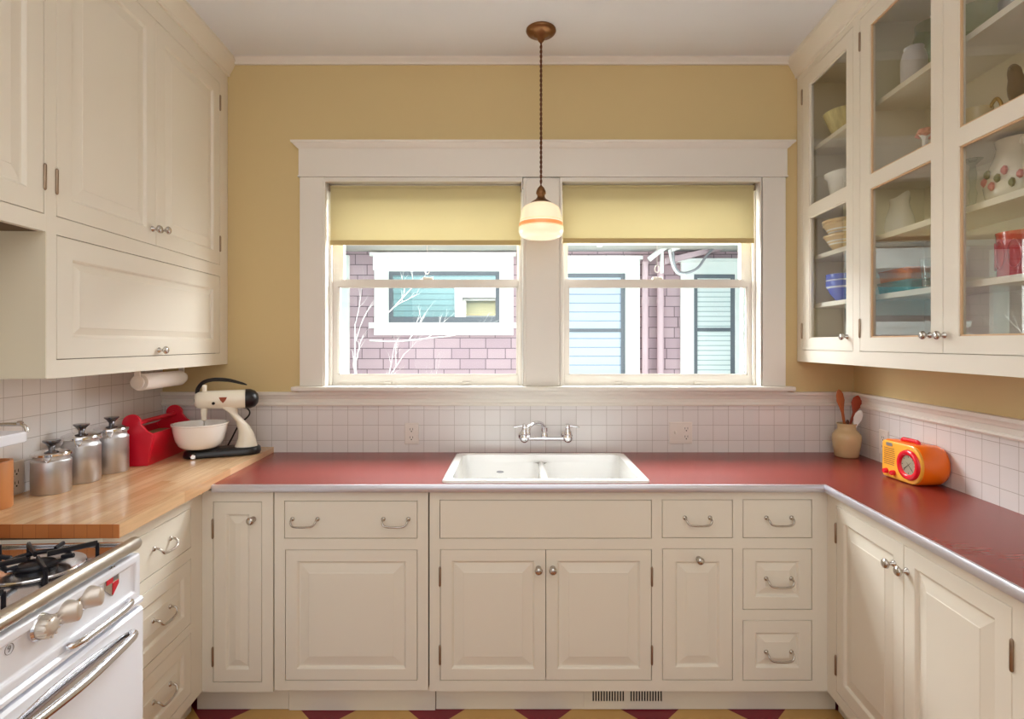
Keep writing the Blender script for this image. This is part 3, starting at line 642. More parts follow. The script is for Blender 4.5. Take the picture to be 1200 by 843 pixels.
for zz in (zl(52, 207), zt_ - 0.12): hinge(d, xr_ - ox, zz - oz)
knob(d, midA + 0.03 - ox, zd2 + 0.07 - oz)
d, ox, oz = raised_door(c.t, xs0 + 0.04 - c.ox, midA + 0.001, zd2, zt_, 0.062, slope=0.036); knob(d, midA - 0.03 - ox, zd2 + 0.07 - oz)
MB().box(c.x0 - c.ox, c.x1 - c.ox, 0.021, 0.30, zA + 0.02, zA + 0.024).build('bottom_panel', 'paint', c.t)
MB().prism(crown(0, 0.085), 'x', c.x0 - c.ox, c.x1 - c.ox).build('crown_moulding', 'paint', c.t)

# ------------------------------------------------------------------ glass cabinet, right
def xr(px): return right_up.px(px, 402)[0]
def zr(px, py): return right_up.px(px, py)[1]
RZB = 1.361; RD = 0.262
c = Cab(right_up, 'glass_cabinet', 'cream wall cabinet with three glazed doors showing crockery', 'cabinet', 0.003, 1.49, RZB, CEIL - 0.002, RD)
zt_, zb_ = zr(939.4, 93.2), (zr(940, 410) + zr(1105, 415.5)) / 2
gt, gb = (zr(948.3, 100.4) + zr(1019.2, 27.4)) / 2, (zr(948, 396.3) + zr(1091, 395.7)) / 2
mt_, mb_ = (zr(991.6, 219.8) + zr(1090.4, 167)) / 2, (zr(991.6, 235) + zr(1020, 220.8)) / 2
X1, X2, X3, X4 = xr(940), xr(1000), xr(1007.6), xr(1105)
X5 = X4 + (X4 - X3)
c.holes = [(X1 - c.ox, X2 - c.ox, zb_, zt_), (X3 - c.ox, X5 - c.ox, zb_, zt_)]
MB().frame(c.x0 - c.ox, c.x1 - c.ox, c.z0, c.z1, c.holes).build('face_frame', 'paint', c.t)
L, Rr = c.x0 - c.ox, c.x1 - c.ox
xp = (X2 + X3) / 2 - c.ox
body = MB().box(L, L + 0.015, 0.021, RD, RZB, c.z1).box(Rr - 0.015, Rr, 0.021, RD, RZB, c.z1).box(L + 0.015, Rr - 0.015, 0.021, RD - 0.008, RZB, zb_ + 0.004).box(L + 0.015, Rr - 0.015, 0.021, RD - 0.008, zt_ - 0.005, c.z1).box(L + 0.015, Rr - 0.015, RD - 0.008, RD, RZB, c.z1)
body.build('carcass', 'inside', c.t)
MB().box(xp - 0.01, xp + 0.01, 0.021, RD - 0.009, zb_ + 0.0045, zt_ - 0.0055).build('partition', 'inside', c.t)
SH = {'S1': 2.387, 'S2': 2.078, 'S3': 1.866, 'S4': 1.638, 'S5': zb_ + 0.004}
for nm in ('S1', 'S2', 'S3', 'S4'):
    for x0, x1 in ((L + 0.0155, xp - 0.0105), (xp + 0.0105, Rr - 0.0155)):
        MB().box(x0, x1, 0.045, RD - 0.009, SH[nm] - 0.02, SH[nm]).build('shelf', 'paint', c.t)
MB().prism([(0.0, CEIL - 0.095), (-0.010, CEIL - 0.095), (-0.012, CEIL - 0.08), (-0.024, CEIL - 0.06), (-0.042, CEIL - 0.028), (-0.05, CEIL - 0.02), (-0.05, CEIL - 0.0005), (0.0, CEIL - 0.0005)], 'x', L - 0.003, Rr).build('crown_moulding', 'paint', c.t)
gdoors = [(X1, X2, 948.3, 991.7, 'r'), (X3, X4 + 0.001, 1019.5, 1090.8, 'r'), (X4 - 0.001, X5, 1123.5, None, 'l')]
for k, (a, bq, g0, g1, ks) in enumerate(gdoors):
    a += GAP - c.ox; bq -= GAP + c.ox
    ga = xr(g0) - c.ox; gz = (xr(g1) - c.ox) if g1 else bq - (ga - a)
    ox, oz = (a + bq) / 2, (zb_ + zt_) / 2
    T_ = Matrix.Translation((-ox, 0, -oz))
    d = MB().frame(a, bq, zb_ + GAP, zt_ - GAP, [(ga, gz, gb, mb_), (ga, gz, mt_, gt)], 0, 0.02).xf(T_).build('glass_door', 'paint', c.t, loc=(ox, 0, oz))
    for z0, z1 in ((gb, mb_), (mt_, gt)):
        sheet(ga, gz, 0.011, z0, z1).xf(T_).build('pane', 'cab_glass', d)
        bead = MB()
        for (p, q_, r_, s_) in ((ga, ga + 0.005, z0, z1), (gz - 0.005, gz, z0, z1), (ga, gz, z0, z0 + 0.005), (ga, gz, z1 - 0.005, z1)): bead.box(p, q_, 0.004, 0.010, r_, s_)
        bead.xf(T_).build('glazing_bead', 'wood_end' if k else 'paint', d)
    kpx, kpy = ((993, 395), (1090, 393), (1107, 393))[k]
    knob(d, xr(kpx) - c.ox - ox, zr(kpx, kpy) - oz, 0.0, 0.9)
    hxx = a if ks == 'r' else bq
    for zz in (zr(1007, 385), zr(1007, 50)): hinge(d, hxx - ox, zz - oz)

# ------------------------------------------------------------------ crockery in the glass cabinet
def on_shelf(px, shelf, depth, dz=0.0):
    """world point on a shelf, at the given depth behind the face."""
    z = SH[shelf]; x = right_up.px(px, 402, depth)[0]
    return right_up.w(x, depth, z + dz + 0.0005)
def lathe_thing(name, label, cat, pos, prof, mt, n=32, group=None, extra=None):
    o = MB().lathe(prof, n=n, cap=False).build(name, mt, smooth=True, loc=pos, ang=50); tag(o, label, cat, group)
    return o
M['gold_rib'] = mat('gold_striped_glaze', (226, 206, 150), 0.25, coat=0.4, noise=0.5, nscale=9, stretch=(6, 6, 0.4))
lathe_thing('serving_bowl', 'ribbed gold and cream serving bowl on the highest shelf of the narrow glass door', 'bowl', on_shelf(992, 'S1', 0.14),
            [(0, 0.006), (0.04, 0.0), (0.046, 0.0), (0.066, 0.04), (0.088, 0.1), (0.094, 0.118), (0.087, 0.112), (0.06, 0.045), (0.03, 0.012), (0, 0.009)], 'gold_rib')
lathe_thing('mixing_bowl', 'plain cream footed bowl with a rolled lip behind the narrow glass door', 'bowl', on_shelf(993, 'S2', 0.14),
            [(0, 0.004), (0.045, 0.0), (0.05, 0.0), (0.055, 0.03), (0.068, 0.042), (0.078, 0.1), (0.08, 0.12), (0.092, 0.132), (0.094, 0.146), (0.088, 0.15), (0.076, 0.136), (0.07, 0.08), (0.04, 0.03), (0, 0.024)], 'milk_glass')
yw = banded('yellow_ware', (226, 196, 140), [(0.03, 0.036, (240, 236, 224)), (0.042, 0.048, (240, 236, 224))])
p = on_shelf(992, 'S3', 0.13)
for k, (z, s, lb) in enumerate(((0.0, 1.0, 'yellow stoneware bowl with pale bands, lowest of its stack behind the narrow glass door'), (0.052, 1.03, 'yellow stoneware bowl with pale bands, middle of its stack behind the narrow glass door'), (0.068, 1.06, 'yellow stoneware bowl with pale bands, topmost of its stack behind the narrow glass door'))):
    lathe_thing('stoneware_bowl', lb, 'bowl', p + Vector((0, 0, z)), [(0, 0.004), (0.042 * s, 0), (0.05 * s, 0.004), (0.075 * s, 0.04), (0.086 * s, 0.062), (0.092 * s, 0.064), (0.093 * s, 0.072), (0.088 * s, 0.074), (0.072 * s, 0.046), (0.045 * s, 0.012), (0, 0.01)], yw, group='yellow stoneware bowls')
bw = banded('blue_glaze', (52, 86, 190), [(0.058, 0.066, (216, 224, 236))])
p = on_shelf(993, 'S4', 0.12)
for k, (z, lb) in enumerate(((0.0, 'cobalt blue bowl, lower one of the two behind the narrow glass door'), (0.03, 'cobalt blue bowl, upper one of the two behind the narrow glass door'))):
    lathe_thing('blue_bowl', lb, 'bowl', p + Vector((0, 0, z)), [(0, 0.004), (0.035, 0), (0.045, 0.004), (0.07, 0.035), (0.08, 0.06), (0.085, 0.066), (0.086, 0.09), (0.08, 0.09), (0.066, 0.04), (0.03, 0.012), (0, 0.01)], bw, group='cobalt blue bowls')
lathe_thing('stoneware_jar', 'small grey crock with a blue mark beside the green glass jar', 'jar', on_shelf(1071, 'S1', 0.08), [(0, 0), (0.036, 0), (0.04, 0.005), (0.041, 0.075), (0.034, 0.102), (0.029, 0.11), (0.031, 0.118), (0.026, 0.118), (0.026, 0.106), (0.022, 0.08), (0.022, 0.01), (0, 0.01)], mat('grey_salt_glaze', (196, 194, 196), 0.35, noise=0.12, nscale=14))
lathe_thing('glass_jar', 'pale green round glass jar beside the grey crock', 'jar', on_shelf(1092, 'S1', 0.175), [(0, 0), (0.045, 0), (0.062, 0.02), (0.07, 0.08), (0.068, 0.15), (0.056, 0.185), (0.052, 0.2), (0.052, 0.228), (0.049, 0.228), (0.049, 0.2), (0.064, 0.15), (0.066, 0.08), (0.058, 0.024), (0, 0.006)], 'green_glass')
# rose figurine
pr = on_shelf(1084, 'S2', 0.1)
t = empty('rose_ornament', 'pink china rose ornament behind the middle rail', 'ornament', pr)
m = MB()
for k in range(9):
    a = k * 2.4; rr_ = 0.006 + 0.0022 * k
    m.lathe([(0.004, 0.0), (0.012 + 0.0006 * k, 0.008), (0.010, 0.018)], (rr_ * cos(a), rr_ * sin(a), 0.112 - 0.0022 * k), n=10)
m.build('petals', mat('pink_china', (236, 168, 150), 0.35, noise=0.1, nscale=30), t, smooth=True)
MB().lathe([(0.03, 0), (0.03, 0.006), (0.01, 0.014), (0.008, 0.09), (0.02, 0.108)], n=14).build('pedestal', 'milk_glass', t, smooth=True)
def pitcher(name, label, pos, rz, s, mt, hmt=None, squat=1.0):
    t = empty(name, label, 'pitcher', pos, rz)
    prof = [(0.0, 0.0), (0.046, 0.0), (0.052, 0.01), (0.056, 0.04), (0.05, 0.08), (0.038, 0.115), (0.034, 0.135), (0.037, 0.155), (0.033, 0.155), (0.031, 0.135), (0.034, 0.11), (0.04, 0.02), (0.0, 0.012)]
    m = MB(); n = 28; rings = []
    for r_, h_ in prof:
        ring = []
        for i in range(n):
            a = 2 * pi * i / n; k = max(0, cos(a)) ** 6 * max(0, (h_ - 0.1) / 0.055)
            ring.append(((r_ * cos(a) * squat + 0.026 * k) * s, r_ * sin(a) * squat * s, (h_ + 0.02 * k) * s))
        rings.append(ring)
    m.loft(rings, cap=False); m.build('jug', mt, t, smooth=True, ang=60)
    MB().tube(bez([(-0.036 * s, 0, 0.135 * s), (-0.06 * s, 0, 0.145 * s), (-0.08 * s, 0, 0.115 * s), (-0.078 * s, 0, 0.075 * s), (-0.052 * s, 0, 0.05 * s)], 6), 0.006 * s, 8).build('handle', hmt or mt, t, smooth=True)
    return t
pitcher('pitcher', 'plain white pitcher with a high spout behind the middle glass door', on_shelf(1054, 'S3', 0.15), radians(-98), 0.95, 'milk_glass')
def dish(name, label, pos, rz, w, d_, h_, mt, z=0.0):
    o = MB().loft([rrect(-w * 0.9, w * 0.9, -d_ * 0.9, d_ * 0.9, 0.012, 0.0), rrect(-w, w, -d_, d_, 0.014, h_ * 0.85), rrect(-w * 1.03, w * 1.03, -d_ * 1.03, d_ * 1.03, 0.015, h_ * 0.86), rrect(-w * 1.03, w * 1.03, -d_ * 1.03, d_ * 1.03, 0.015, h_ * 0.98), rrect(-w, w, -d_, d_, 0.014, h_)]).build(name, mt, smooth=True, loc=pos + Vector((0, 0, z)), rot=(0, 0, rz), ang=45)
    return tag(o, label, 'dish')
ang_r = -pi / 2 - atan(TUR)
teal_g = mat('turquoise_glaze', (30, 142, 150), 0.25, coat=0.3, noise=0.05); or_g = mat('orange_glaze', (224, 128, 48), 0.3, coat=0.3, noise=0.05)
p = on_shelf(1066, 'S4', 0.15)
dish('lidded_dish', 'turquoise rectangular lidded dish under the orange one', p, ang_r, 0.115, 0.075, 0.045, teal_g)
dish('lidded_dish', 'orange rectangular lidded dish stacked on the turquoise one', p, ang_r, 0.105, 0.07, 0.045, or_g, 0.0455)
lathe_thing('glass_tumbler', 'clear glass tumbler beside the turquoise and orange dishes', 'tumbler', on_shelf(1092, 'S4', 0.08), [(0, 0), (0.026, 0), (0.034, 0.1), (0.032, 0.1), (0.025, 0.008), (0, 0.008)], 'clear_glass')
for k, (cc, lb) in enumerate((((196, 48, 52), 'flat red tray lying on the cabinet floor, on the blue one'), ((60, 96, 176), 'flat blue tray lying on the cabinet floor, beneath the red one'))):
    o = MB().loft([rrect(-0.15, 0.15, -0.08, 0.08, 0.02, 0.0), rrect(-0.16, 0.16, -0.09, 0.09, 0.025, 0.009)]).build('serving_tray', mat('tray_%s' % ('red', 'blue')[k], cc, 0.35, noise=0.05), loc=on_shelf(1066, 'S5', 0.13, 0.0095 * (1 - k)), rot=(0, 0, ang_r), smooth=True)
    tag(o, lb, 'tray')
lathe_thing('glass_bowl', 'large pale green glass bowl on the highest shelf of the wide glass door', 'bowl', on_shelf(1152, 'S1', 0.14), [(0, 0.004), (0.035, 0), (0.05, 0.006), (0.085, 0.05), (0.1, 0.095), (0.103, 0.1), (0.097, 0.096), (0.08, 0.052), (0.04, 0.012), (0, 0.01)], 'green_glass')
lathe_thing('pewter_cup', 'small grey pewter cup on the highest shelf near the green glass bowl', 'cup', on_shelf(1190, 'S1', 0.14), [(0, 0), (0.03, 0), (0.032, 0.004), (0.038, 0.05), (0.04, 0.07), (0.036, 0.07), (0.03, 0.008), (0, 0.008)], 'pewter')
# gold handled cup and bird
pc = on_shelf(1143, 'S2', 0.12)
t = empty('teacup', 'cream cup with a gold loop handle behind the wide glass door', 'cup', pc, radians(-75))
MB().lathe([(0, 0), (0.03, 0), (0.032, 0.006), (0.04, 0.05), (0.045, 0.105), (0.042, 0.105), (0.036, 0.05), (0.02, 0.008), (0, 0.008)], n=24, cap=False).build('cup_body', mat('ivory_china', (226, 206, 164), 0.25, coat=0.3, noise=0.03), t, smooth=True)
MB().tube(bez([(0.038, 0, 0.05), (0.062, 0, 0.06), (0.074, 0, 0.09), (0.06, 0, 0.118), (0.042, 0, 0.098)], 6), 0.005, 8).build('handle', mat('gold_lustre', (196, 152, 70), 0.25, 0.5, noise=0.05), t, smooth=True)
pb = on_shelf(1196, 'S2', 0.13)
t = empty('bird_figurine', 'brown china bird figurine behind the wide glass door', 'figurine', pb, radians(-150))
brown = mat('brown_glaze', (92, 66, 40), 0.3, coat=0.3, noise=0.3, nscale=20)
bd = []
for x, r_, z in ((-0.075, 0.003, 0.075), (-0.05, 0.01, 0.06), (-0.025, 0.024, 0.05), (0.0, 0.03, 0.05), (0.02, 0.025, 0.062), (0.034, 0.018, 0.08), (0.044, 0.017, 0.096), (0.054, 0.012, 0.104), (0.064, 0.004, 0.104), (0.078, 0.0012, 0.1)):
    bd.append([(x, r_ * cos(2 * pi * i / 12), z + 0.045 + r_ * sin(2 * pi * i / 12)) for i in range(12)])
MB().loft(bd).build('bird_body', brown, t, smooth=True)
MB().lathe([(0.03, 0), (0.028, 0.008), (0.014, 0.02), (0.011, 0.075)], n=14).build('perch', brown, t, smooth=True)
pv = pitcher('flowered_pitcher', 'cream pitcher with applied pink roses behind the wide glass door', on_shelf(1192, 'S3', 0.14), radians(60), 1.15, 'cream_enamel', squat=1.2)
m = MB(); g = MB()
for k in range(7):
    a = radians(96 + 13 * k); z = 0.06 + 0.022 * sin(k * 2.1); r_ = 0.074
    (m if k % 2 == 0 else g).lathe([(0.0, -0.006), (0.012, -0.002), (0.014, 0.004), (0.006, 0.01), (0.0, 0.011)], (r_ * cos(a), r_ * sin(a), z), 'y', 8, cap=False)
m.build('rose_relief', mat('rose_glaze', (222, 142, 132), 0.35, noise=0.2, nscale=60), pv, smooth=True); g.build('leaf_relief', mat('leaf_glaze', (142, 142, 96), 0.35, noise=0.2, nscale=60), pv, smooth=True)
lathe_thing('candlestick', 'clear glass candlestick beside the flowered pitcher', 'candlestick', on_shelf(1140, 'S3', 0.1), [(0, 0), (0.035, 0), (0.03, 0.008), (0.008, 0.02), (0.012, 0.05), (0.007, 0.07), (0.011, 0.11), (0.007, 0.14), (0.018, 0.15), (0.026, 0.158), (0.012, 0.16), (0.01, 0.152), (0, 0.15)], 'clear_glass')
redg = mat('red_glaze', (204, 34, 34), 0.22, coat=0.4, noise=0.04)
t = empty('red_pitcher', 'glossy red pitcher with raised loops behind the wide glass door', 'pitcher', on_shelf(1198, 'S4', 0.13))
MB().lathe([(0, 0), (0.05, 0), (0.056, 0.005), (0.058, 0.12), (0.06, 0.13), (0.055, 0.13), (0.052, 0.12), (0.05, 0.008), (0, 0.008)], n=32, cap=False).build('jug', redg, t, smooth=True, ang=50)
for k in range(3):
    a0 = radians(-150 - 40 * k); m = MB()
    m.tube([((0.059) * cos(a0 + 0.28 * sin(q_)), 0.059 * sin(a0 + 0.28 * sin(q_)), 0.065 + 0.04 * cos(q_)) for q_ in [2 * pi * i / 20 for i in range(21)]], 0.002, 6); m.build('raised_loop', redg, t, smooth=True)
MB().tube(bez([(0.056, 0.0, 0.11), (0.09, 0.0, 0.11), (0.095, 0, 0.06), (0.056, 0, 0.03)], 6), 0.007, 8).build('handle', redg, t, smooth=True)
lathe_thing('dark_bowl', 'small dark brown bowl on the cabinet floor behind the wide glass door', 'bowl', on_shelf(1136, 'S5', 0.12), [(0, 0), (0.03, 0), (0.05, 0.02), (0.056, 0.035), (0.052, 0.035), (0.03, 0.008), (0, 0.006)], brown)

# ------------------------------------------------------------------ things on the butcher block
ZBB = 0.941
def canister(x, y, r, h_, label):
    t = empty('canister', label, 'canister', (x, y, ZBB), radians(20), group='brushed steel canisters')
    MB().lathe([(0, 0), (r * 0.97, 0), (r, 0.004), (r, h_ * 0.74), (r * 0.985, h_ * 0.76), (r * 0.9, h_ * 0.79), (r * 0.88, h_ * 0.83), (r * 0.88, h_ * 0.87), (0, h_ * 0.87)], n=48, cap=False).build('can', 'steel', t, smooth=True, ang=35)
    l = MB().lathe([(r * 0.9, h_ * 0.86), (r * 1.03, h_ * 0.875), (r * 1.04, h_ * 0.92), (r * 1.0, h_ * 0.945), (r * 0.7, h_ * 0.985), (r * 0.3, h_), (0, h_)], n=48, cap=False).build('lid', 'chrome', t, smooth=True, ang=35)
    MB().lathe([(0.009, h_ - 0.001), (0.009, h_ + 0.008), (0.016, h_ + 0.018), (0.025, h_ + 0.027), (0.025, h_ + 0.031), (0, h_ + 0.032)], n=28, cap=False).build('knob', 'dark_reflection_chrome', l, smooth=True, ang=35)
    a = radians(-80)
    for aa in (a, a + pi):
        cl = MB().tube(bez([(r * 1.0 * cos(aa - 0.18), r * 1.0 * sin(aa - 0.18), h_ * 0.93), (r * 1.06 * cos(aa - 0.16), r * 1.06 * sin(aa - 0.16), h_ * 0.85), (r * 1.08 * cos(aa), r * 1.08 * sin(aa), h_ * 0.76), (r * 1.06 * cos(aa + 0.16), r * 1.06 * sin(aa + 0.16), h_ * 0.85), (r * 1.0 * cos(aa + 0.18), r * 1.0 * sin(aa + 0.18), h_ * 0.93)], 4), 0.0018, 6)
        cl.build('wire_clasp', 'chrome', t, smooth=True)
canister(-1.592, -0.815, 0.0555, 0.146, 'shortest brushed steel canister with clamp lid, closest to the range')
canister(-1.606, -0.669, 0.0595, 0.180, 'tall brushed steel canister between the short canister and the other tall one')
canister(-1.608, -0.516, 0.0575, 0.185, 'tall brushed steel canister standing against the red carrier')

# red carrier
rzc = atan2(-0.048, 0.372)      # long axis nearly along y
fx, fy = -1.588, -0.434
t = empty('tool_carrier', 'red carrier box with humped ends and a round handle bar beside the canisters', 'carrier', (fx, fy, ZBB), 0)
t.rotation_euler = (0, 0, atan(0.13))
Lc = 0.372; hb, ht_ = 0.062, 0.083; zt2 = 0.133
def end_poly():
    hump = [(0.036 * cos(a), 0.178 + 0.036 * sin(a)) for a in [radians(-10 + 200 * i / 12) for i in range(13)]]
    right = [(ht_, zt2), (ht_ * 0.86, zt2 + 0.003), (0.058, 0.145)]
    left = [(-0.058, 0.145), (-ht_ * 0.86, zt2 + 0.003), (-ht_, zt2)]
    return [(-hb, 0.0), (hb, 0.0)] + right + hump + left
for y0 in (0.0, Lc - 0.014):
    MB().prism(end_poly(), 'y', y0, y0 + 0.014).build('end_panel', 'red', t, smooth=True, bevel=0.002)
for s_ in (-1, 1):
    MB().add([(s_ * hb, 0.014, 0.0), (s_ * ht_, 0.014, zt2), (s_ * (ht_ - 0.009), 0.014, zt2), (s_ * (hb - 0.009), 0.014, 0.0), (s_ * hb, Lc - 0.014, 0.0), (s_ * ht_, Lc - 0.014, zt2), (s_ * (ht_ - 0.009), Lc - 0.014, zt2), (s_ * (hb - 0.009), Lc - 0.014, 0.0)],
             [(0, 1, 2, 3), (7, 6, 5, 4), (0, 4, 5, 1), (1, 5, 6, 2), (2, 6, 7, 3), (3, 7, 4, 0)]).build('side_board', 'red', t)
MB().box(-hb + 0.009, hb - 0.009, 0.014, Lc - 0.014, 0.001, 0.01).build('bottom_board', 'red', t)
MB().box(-ht_ + 0.018, ht_ - 0.018, 0.016, Lc - 0.016, 0.095, 0.105).build('liner', 'liner', t)
MB().tube([(0, 0.014, 0.172), (0, Lc - 0.014, 0.172)], 0.0105, 14).build('handle_bar', 'red', t, smooth=True)

# stand mixer and its bowl
def ell(c, a, bq, n=16, ax='x', tilt=0.0):
    out = []
    for i in range(n):
        q_ = 2 * pi * i / n; u, v = a * cos(q_), bq * sin(q_)
        if ax == 'x': out.append((c[0] + v * sin(tilt), c[1] + u, c[2] + v * cos(tilt)))
        else: out.append((c[0] + u * cos(tilt), c[1] + v, c[2] + u * sin(tilt)))
    return out
mx_, my_ = -1.335, -0.200
t = empty('stand_mixer', 'white stand mixer with black handle and black base beside the red carrier', 'mixer', (mx_, my_, ZBB), radians(24))
bp_ = [rrect(-0.155, 0.155, -0.06, 0.06, 0.055, 0.002, 6), rrect(-0.158, 0.158, -0.063, 0.063, 0.058, 0.010, 6), rrect(-0.152, 0.155, -0.058, 0.058, 0.053, 0.028, 6), rrect(-0.14, 0.148, -0.05, 0.05, 0.046, 0.034, 6)]
ba = MB().loft(bp_).build('base', 'black', t, smooth=True, ang=50)
MB().lathe([(0.062, 0.033), (0.064, 0.036), (0.06, 0.039), (0, 0.039)], (-0.075, 0, 0), n=28, cap=False).build('turntable', 'black', ba, smooth=True)
for yy in (-0.04, 0.04):
    MB().lathe([(0.012, 0), (0.012, -0.02), (0.009, -0.024), (0, -0.024)], (-0.11, -0.045 if yy < 0 else 0.068, 0.012), 'y', 14, cap=False).build('foot', 'chrome' if yy < 0 else 'black', ba, smooth=True)
col = MB().loft([ell((0.093, 0, 0.024), 0.052, 0.044, ax='z'), ell((0.096, 0, 0.04), 0.047, 0.042, ax='z'), ell((0.098, 0, 0.07), 0.038, 0.038, ax='z', tilt=-0.05), ell((0.094, 0, 0.10), 0.034, 0.034, ax='z', tilt=-0.2), ell((0.08, 0, 0.14), 0.034, 0.032, ax='z', tilt=-0.45), ell((0.05, 0, 0.178), 0.041, 0.031, ax='z', tilt=-0.55), ell((0.022, 0, 0.205), 0.047, 0.031, ax='z', tilt=-0.5), ell((0.008, 0, 0.235), 0.05, 0.03, ax='z', tilt=-0.2)])
col.build('column', 'cream_enamel', t, smooth=True, ang=70)
zc = 0.252
hd = MB().loft([ell((-0.112, 0, zc + 0.002), 0.012, 0.016, ax='x'), ell((-0.11, 0, zc + 0.002), 0.024, 0.03, ax='x'), ell((-0.098, 0, zc + 0.002), 0.032, 0.038, ax='x'), ell((-0.06, 0, zc + 0.002), 0.037, 0.041, ax='x'), ell((0.0, 0, zc), 0.042, 0.043, ax='x'), ell((0.06, 0, zc), 0.045, 0.043, ax='x'), ell((0.092, 0, zc), 0.046, 0.043, ax='x')]).build('motor_head', 'cream_enamel', t, smooth=True, ang=60)
MB().loft([ell((0.092, 0, zc), 0.048, 0.0455, ax='x'), ell((0.112, 0, zc), 0.047, 0.045, ax='x'), ell((0.132, 0, zc), 0.038, 0.037, ax='x'), ell((0.144, 0, zc), 0.022, 0.022, ax='x'), ell((0.148, 0, zc), 0.004, 0.004, ax='x')]).build('speed_dial', 'black', t, smooth=True, ang=60)
MB().tube(bez([(-0.102, 0, zc + 0.03), (-0.098, 0, zc + 0.055), (-0.075, 0, zc + 0.082), (-0.035, 0, zc + 0.092), (0.02, 0, zc + 0.088), (0.07, 0, zc + 0.074), (0.098, 0, zc + 0.064)], 6), [0.012] * 24 + [0.011, 0.011, 0.01, 0.01, 0.009, 0.009, 0.008, 0.008, 0.007, 0.006, 0.005, 0.004, 0.003], 10, flat=0.75).build('handle', 'black', t, smooth=True)
MB().lathe([(0.0, 0.0), (0.009, 0.0), (0.010, 0.004), (0.010, 0.03), (0.007, 0.034), (0, 0.034)], (-0.073, -0.006, zc + 0.036), n=14, cap=False).build('ejector_button', 'cream_enamel', t, smooth=True)
MB().lathe([(0.014, 0.0), (0.014, -0.02), (0.011, -0.04), (0.011, -0.055), (0.006, -0.06), (0, -0.06)], (-0.075, 0, zc - 0.033), n=16, cap=False).build('spindle', 'cream_enamel', t, smooth=True)
for yy in (-0.012, 0.012):
    bt = MB().tube([(-0.075, yy, zc - 0.09), (-0.075, yy, 0.11)], 0.003, 8)
    for k in range(4):
        a = k * pi / 2 + 0.3; bt.tube(bez([(-0.075, yy, 0.125), (-0.075 + 0.018 * cos(a), yy + 0.018 * sin(a), 0.1), (-0.075 + 0.018 * cos(a), yy + 0.018 * sin(a), 0.07), (-0.075, yy, 0.055)], 4), 0.0022, 6)
    bt.build('beater', 'chrome', t, smooth=True)
sh = [(-0.013, 0.266), (0.019, 0.266), (0.013, 0.252), (0.003, 0.240), (-0.007, 0.252)]
MB().prism(sh, 'y', -0.0455, -0.04).build('badge', mat('copper_badge', (150, 70, 36), 0.35, 0.4, noise=0.1), hd)
MB().lathe([(0, -0.046), (0.0065, -0.045), (0.0065, -0.036)], (-0.035, 0, zc - 0.012), 'y', 14, cap=False).build('pivot_button', 'dark', hd, smooth=True)
MB().lathe([(0.0, -0.1145), (0.007, -0.114), (0.007, -0.108)], (0, 0, 0), 'x', 10).build('dial_pointer', 'dark', hd, loc=(0, 0, zc))
MB().tube(bez([(0.07, 0.03, 0.21), (0.1, 0.045, 0.2), (0.105, 0.05, 0.17), (0.06, 0.07, 0.12), (0.03, 0.075, 0.06), (0.0, 0.08, 0.004), (-0.02, 0.085, 0.004)], 6), 0.0038, 8).build('power_cord', 'black', t, smooth=True)
bpos = Matrix.Translation((mx_, my_, ZBB)) @ Matrix.Rotation(radians(24), 4, 'Z') @ Vector((-0.09, 0, 0.0395))
o = MB().lathe([(0, 0.0), (0.06, 0.0), (0.07, 0.003), (0.086, 0.016), (0.098, 0.04), (0.107, 0.08), (0.110, 0.104), (0.114, 0.106), (0.114, 0.112), (0.108, 0.112), (0.103, 0.08), (0.093, 0.042), (0.08, 0.02), (0.06, 0.009), (0, 0.008)], n=48, cap=False).build('mixing_bowl', 'milk_glass', smooth=True, loc=bpos, ang=50)
tag(o, 'white milk glass mixing bowl standing on the mixer base under the beaters', 'bowl')

# utensil cup of wood at the end of the block
o = MB().lathe([(0, 0.0), (0.048, 0), (0.05, 0.003), (0.05, 0.143), (0.049, 0.145), (0.042, 0.145), (0.041, 0.14), (0.041, 0.01), (0, 0.01)], n=40, cap=False).build('wooden_cup', 'terracotta', smooth=True, loc=(-1.615, -1.005, ZBB), ang=40)
tag(o, 'honey coloured wooden utensil cup by the wall next to the range', 'cup')

# paper towel under the cabinet
t = empty('paper_towel_holder', 'cream wall holder for a paper towel roll under the cabinet beside the carrier', 'holder', (-1.535, -0.46, 1.347), 0)
dirp = Vector((-0.016, 0.30, 0)); ax_ = dirp.normalized(); t.rotation_euler = (0, 0, atan2(-dirp.x, dirp.y))
for yy in (-0.014, 0.306):
    MB().box(-0.012, 0.012, yy - 0.004, yy + 0.004, -0.055, 0.0).build('bracket', 'white_plastic', t, bevel=0.002)
    MB().lathe([(0, yy - 0.008), (0.018, yy - 0.008), (0.026, yy - 0.005), (0.026, yy + 0.005), (0.018, yy + 0.008), (0, yy + 0.008)], (0, 0, -0.057), 'y', 24, cap=False).build('end_disc', 'white_plastic', t, smooth=True, ang=40)
MB().tube([(0, -0.01, -0.057), (0, 0.302, -0.057)], 0.006, 10).build('rod', 'white_plastic', t, smooth=True)
o = MB().lathe([(0.016, 0.0), (0.034, 0.0), (0.034, 0.286), (0.016, 0.286), (0.016, 0.0)], axis='y', n=40, cap=False).build('paper_towel', 'paper', smooth=True, ang=40, loc=(-1.535, -0.46, 1.29), rot=(0, 0, t.rotation_euler.z))
tag(o, 'white paper towel roll hanging under the wall cabinet', 'paper towel')

